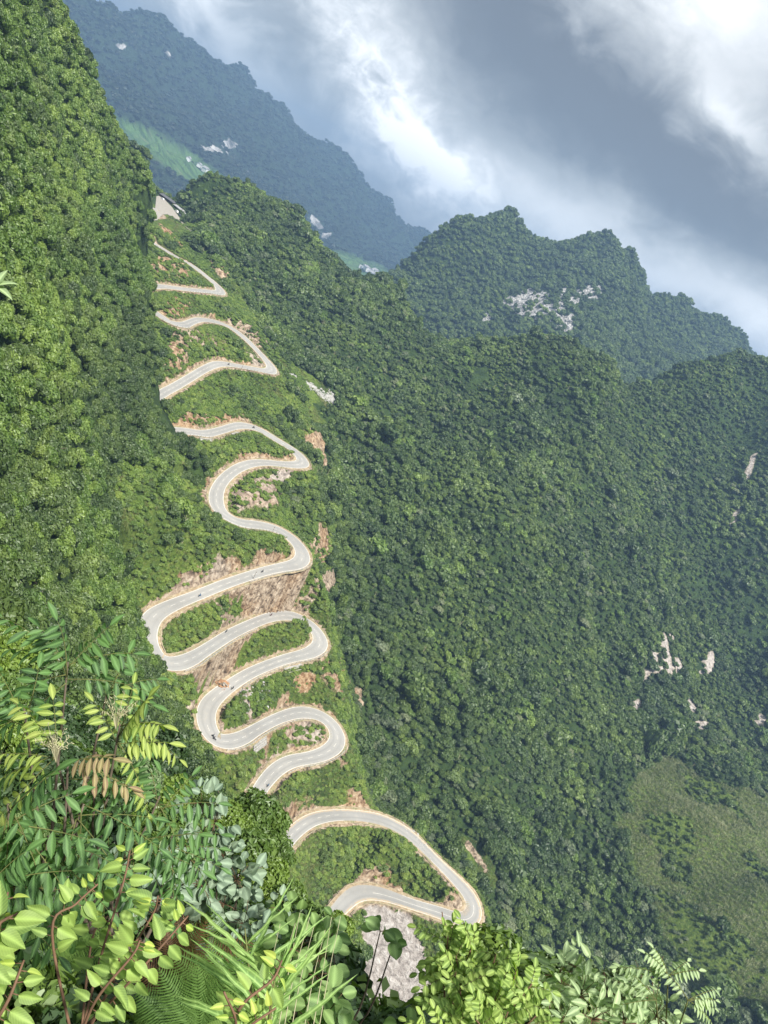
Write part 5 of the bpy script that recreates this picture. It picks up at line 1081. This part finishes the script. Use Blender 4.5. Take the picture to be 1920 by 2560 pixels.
lime_shrub('low lime shrub at the bottom edge, left of the pale-leaved shrub', (1250, 2700, 4.2), [(1130, 2540, 3.9, 8), (1190, 2550, 3.8, 8), (1270, 2530, 3.9, 8), (1340, 2540, 3.9, 8), (1060, 2580, 3.8, 7)])
# pale shrub
for lab, base, heads in [('pale green shrub with pointed leaves along the bottom right edge', (1500, 2700, 5.), [(1395, 2440, 4.9, .13, 30), (1440, 2420, 5., .11, 24), (1370, 2500, 4.7, .13, 30), (1450, 2490, 4.8, .14, 34), (1520, 2480, 4.9, .13, 30), (1480, 2550, 4.6, .14, 34), (1400, 2560, 4.5, .12, 26)]),
                         ('pale green shrub in the bottom right, right end of the foreground growth', (1620, 2700, 5.), [(1580, 2500, 4.9, .12, 28), (1560, 2560, 4.7, .13, 32), (1640, 2540, 4.8, .12, 28), (1510, 2430, 5.1, .06, 8), (1600, 2590, 4.6, .1, 18)])]:
    pl = Plant('pale_leaved_shrub', vec(*base), lab, 'shrub', 'pale-leaved shrubs')
    for (u, v, D, R_, n) in heads: rosette(pl, u, v, D, R_, n, 'pale', .08, vec(*base))
    pl.done()
pl = Plant('pinnate_sapling', vec(1660, 2680, 5.), 'small sapling with narrow pinnate leaves at the bottom right, far right of the foreground', 'sapling', 'pinnate-leaved saplings on the near bank')
for (u, v, a0, a1) in [(1670, 2440, 20, 160), (1720, 2500, -30, 120), (1640, 2500, 40, 190)]:
    c = vec(u, v, 4.6); pl.stem(spline([vec(1660, 2680, 5), (c+vec(1660, 2680, 5))/2, c], 4), .006, .003, 'twig', 5)
    for k in range(5): pinnate(pl, c, imdir(Rr.uniform(a0, a1), Rr.uniform(-.3, .4)), Rr.uniform(.16, .24), 7, .045, 'pale', .3)
pl.done()
pl = Plant('bare_twig', vec(1640, 2600, 6.), 'thin bare forked twig standing above the pale shrub', 'twig')
for (a, b) in [((1640, 2600), (1625, 2410)), ((1636, 2500), (1600, 2440)), ((1630, 2460), (1658, 2390)), ((1636, 2540), (1588, 2400))]: pl.stem(spline([vec(*a, 6.), vec((a[0]+b[0])/2+4, (a[1]+b[1])/2, 6.), vec(*b, 6.)], 4), .004, .0015, 'rtwig', 4)
# small leaf sprig at the left edge, high up
pl = Plant('leaf_sprig', vec(-30, 740, 2.4), 'small pale leaf sprig poking in at the left picture edge', 'leaves')
for k, a in enumerate((60, 20, -30)): pl.leaf('pale', vec(-12, 715, 2.4), imdir(a, 0), Z-FWv*.5, .055)
pl.stem([vec(-60, 760, 2.4), vec(-12, 715, 2.4)], .003, .0015)
# ferns
def fern_mesh(seed, m):
    r = random.Random(seed); V = []; F = []; n = 30
    for i in range(n):
        t = i/n; w_ = .30*math.sin(math.pi*min(1, .15+t*.85))**.8*r.uniform(.85, 1.1); z = -.35*t*t
        for sg in (-1, 1):
            k = len(V); hw = .013
            for j in range(6):
                q = j/5; x = sg*w_*q; y = t+w_*q*(.35+.1*q); zz = z-.12*q*q-r.uniform(0, .01); h_ = hw*(1-q**2)*(1.25 if j % 2 else .75)+.001
                V += [(x, y+h_, zz), (x, y-h_, zz)]
            for j in range(5): F.append((k+j*2, k+j*2+1, k+j*2+3, k+j*2+2))
    k = len(V); V += [(-.006, 0, 0), (.006, 0, 0), (.001, 1, -.35), (-.001, 1, -.35)]; F.append((k, k+1, k+2, k+3))
    return mesh_np('frond', V, np.array(F), m, dict(rib=np.zeros(len(V))))
FERN = [fern_mesh(q, LM['fern']) for q in range(2)]+[fern_mesh(9, LM['brown'])]
FLAB = ['green fern beside the grey-green shrub stem', 'small green fern under the yellow-tipped branch', 'dead brown fern among the green ferns', 'green fern low at the bottom edge', 'green fern in the shade at the far left', 'brown fern right of the yellow-tipped branch', 'green fern below the left saplings', 'wide green fern behind the tall grass']
for lab, (u, v, D, n, L_, mt, sp_) in zip(FLAB, [(530, 2440, 5.2, 6, .34, 0, (0, 200)), (60, 2330, 4.6, 6, .36, 1, (-20, 200)), (430, 2470, 4.8, 6, .36, 2, (-60, 150)), (500, 2600, 4.2, 7, .38, 0, (0, 180)), (20, 2180, 5.4, 6, .36, 1, (-30, 150)), (470, 2420, 5.4, 4, .32, 2, (-30, 120)), (140, 2400, 5.2, 7, .34, 0, (-10, 190)), (560, 2520, 4.6, 6, .34, 1, (20, 200))]):
    c = vec(u, v, D); f = tag(empty('fern', c), lab, 'fern', 'ferns on the near bank')
    for k in range(n):
        d = imdir(sp_[0]+(sp_[1]-sp_[0])*(k+.5)/n, Rr.uniform(-.4, .4)); x = d.cross(Z*.6-FWv*.6).normalized(); nn = x.cross(d); l = L_*Rr.uniform(.8, 1.2)
        o = bpy.data.objects.new('frond', FERN[mt]); C.objects.link(o); o.parent = f; o.matrix_local = Matrix(((x.x*l, d.x*l, nn.x*l, 0), (x.y*l, d.y*l, nn.y*l, 0), (x.z*l, d.z*l, nn.z*l, 0), (0, 0, 0, 1)))
# bushes further down the bank
FM['near'] = foliage_mat('bush_leaves', (.07, .13, .025), (.14, .22, .04), (.26, .33, .07), objvar=False)
FM['nearlime'] = foliage_mat('bush_leaves_lime', (.12, .19, .03), (.20, .30, .045), (.34, .42, .07), objvar=False)
FM['nearpale'] = foliage_mat('bush_leaves_pale', (.14, .20, .09), (.22, .30, .15), (.34, .42, .24), objvar=False)
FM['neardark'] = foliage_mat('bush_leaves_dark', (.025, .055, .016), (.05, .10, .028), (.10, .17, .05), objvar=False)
BM = {m: [crown_mesh('foliage', 700+q*7+hash(m) % 5*0, 3200, .075, FM[m], (1, 1, 1), 12, .42, rnd=.6, droop=.3) for q in range(2)] for m in ('near', 'nearlime', 'nearpale', 'neardark')}
bst = MB(); bst.tube([(0, 0, -1.5), (.05, 0, -.4), (0, .05, .5)], [.05, .035, .015], 6)
for a in range(4): bst.tube([(0, 0, -.3+.15*a), (math.cos(a*1.7)*.4, math.sin(a*1.7)*.4, .3+.15*a)], [.02, .008], 4)
BST = bst.mesh('stem', MT['bark'], True)
BUSH = [(640, 2055, 16, .66, 'near', 'narrow-leaved bush hiding the road where it leaves the last tight hairpin'), (690, 2140, 15, .42, 'near', 'narrow-leaved bush at the left end of the wide bottom loop'), (600, 2150, 14, .62, 'near', 'rounded narrow-leaved bush behind the grey-green shrub'),
        (560, 2070, 15, .5, 'nearlime', 'yellow-green bush above the grey-green shrub'), (665, 2225, 13, .5, 'nearlime', 'yellow-green bush just left of the bottom road loop'), (725, 2265, 11, .28, 'near', 'small leafy bush above the round-leaved shrub'), (480, 2010, 18, .6, 'near', 'mid green bush between the saplings and the grey-green shrub top'),
        (420, 1985, 17, .5, 'nearlime', 'lime bush behind the spreading sapling'), (345, 1965, 13, .42, 'nearpale', 'pale silvery bush behind the yellow-green sapling'), (380, 1900, 22, .9, 'neardark', 'dark bush left of the lower hairpin'), (30, 1640, 13, .50, 'nearlime', 'lime bush at the left picture edge above the saplings'),
        (10, 1745, 12, .42, 'near', 'leafy bush at the left picture edge behind the topmost sapling'), (25, 1850, 11, .36, 'nearlime', 'small lime bush at the left edge halfway down the saplings'), (840, 2320, 10, .20, 'nearlime', 'feathery yellow-green bush left of the bare pink scree'), (830, 2395, 9, .26, 'nearlime', 'yellow-green bush below the last bit of road'),
        (890, 2600, 8.0, .22, 'near', 'small-leaved bush at the foot of the pink scree'), (775, 2340, 9, .36, 'near', 'bush behind the round-leaved shrub'), (720, 2390, 8.5, .45, 'neardark', 'dark bush behind the dry grass stalks'), (800, 2560, 7.5, .36, 'near', 'bush at the bottom edge below the pink scree'),
        (1030, 2610, 7, .24, 'near', 'low bush at the bottom edge between scree and lime shrubs'), (1180, 2440, 6.5, .40, 'nearlime', 'lime bush inside the lime shrubs'), (1290, 2480, 6.5, .42, 'near', 'mid green bush behind the lime shrubs'), (1130, 2540, 6, .36, 'nearlime', 'lime bush at the bottom edge'), (1360, 2560, 6, .36, 'near', 'bush between lime and pale shrubs'),
        (1450, 2540, 6.5, .40, 'nearpale', 'pale bush behind the pale-leaved shrub'), (1580, 2570, 6.5, .36, 'nearpale', 'pale bush at the bottom right edge'), (200, 2050, 10, .6, 'neardark', 'dark bush behind the drooping sapling'), (90, 1980, 9, .5, 'neardark', 'dark bush at the left behind the pinnate leaves'), (400, 2120, 9, .45, 'near', 'bush left of the grey-green shrub'), (440, 2330, 7, .4, 'neardark', 'dark bush above the ferns')]
for n_, (u, v, D, r_, mt, lab) in enumerate(BUSH):
    o = tag(empty('bush', at(u, v, D)-np.array([0, 0, r_*.62]), n_*1.3), lab, 'bush', 'bushes on the near bank'); o.scale = (r_, r_, r_)
    obj('stem', BST, o); obj('foliage', BM[mt][n_ % 2], o)
# undergrowth on the bank itself
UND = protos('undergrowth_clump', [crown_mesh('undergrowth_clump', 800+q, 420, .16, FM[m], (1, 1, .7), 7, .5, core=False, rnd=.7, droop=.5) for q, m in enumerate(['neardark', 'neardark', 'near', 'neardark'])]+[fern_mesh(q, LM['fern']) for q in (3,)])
x, y = jitter(-16, 10, -1, 30, .26); h = H_B(x, y); P = np.c_[x, y, h]; k = inview(P, 350) & (inside_and_dist(Bpoly, x, y) < 1.2)
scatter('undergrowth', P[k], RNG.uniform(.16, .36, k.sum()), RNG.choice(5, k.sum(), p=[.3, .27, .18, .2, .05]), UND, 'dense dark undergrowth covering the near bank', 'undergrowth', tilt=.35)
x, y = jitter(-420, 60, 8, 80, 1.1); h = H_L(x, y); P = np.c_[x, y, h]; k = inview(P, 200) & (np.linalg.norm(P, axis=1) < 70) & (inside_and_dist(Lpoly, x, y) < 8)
scatter('undergrowth', P[k], RNG.uniform(.6, 1.5, k.sum()), RNG.choice(4, k.sum()), UND, 'leafy scrub on the steep ground below the left hill', 'undergrowth', tilt=.3); print('und', k.sum())
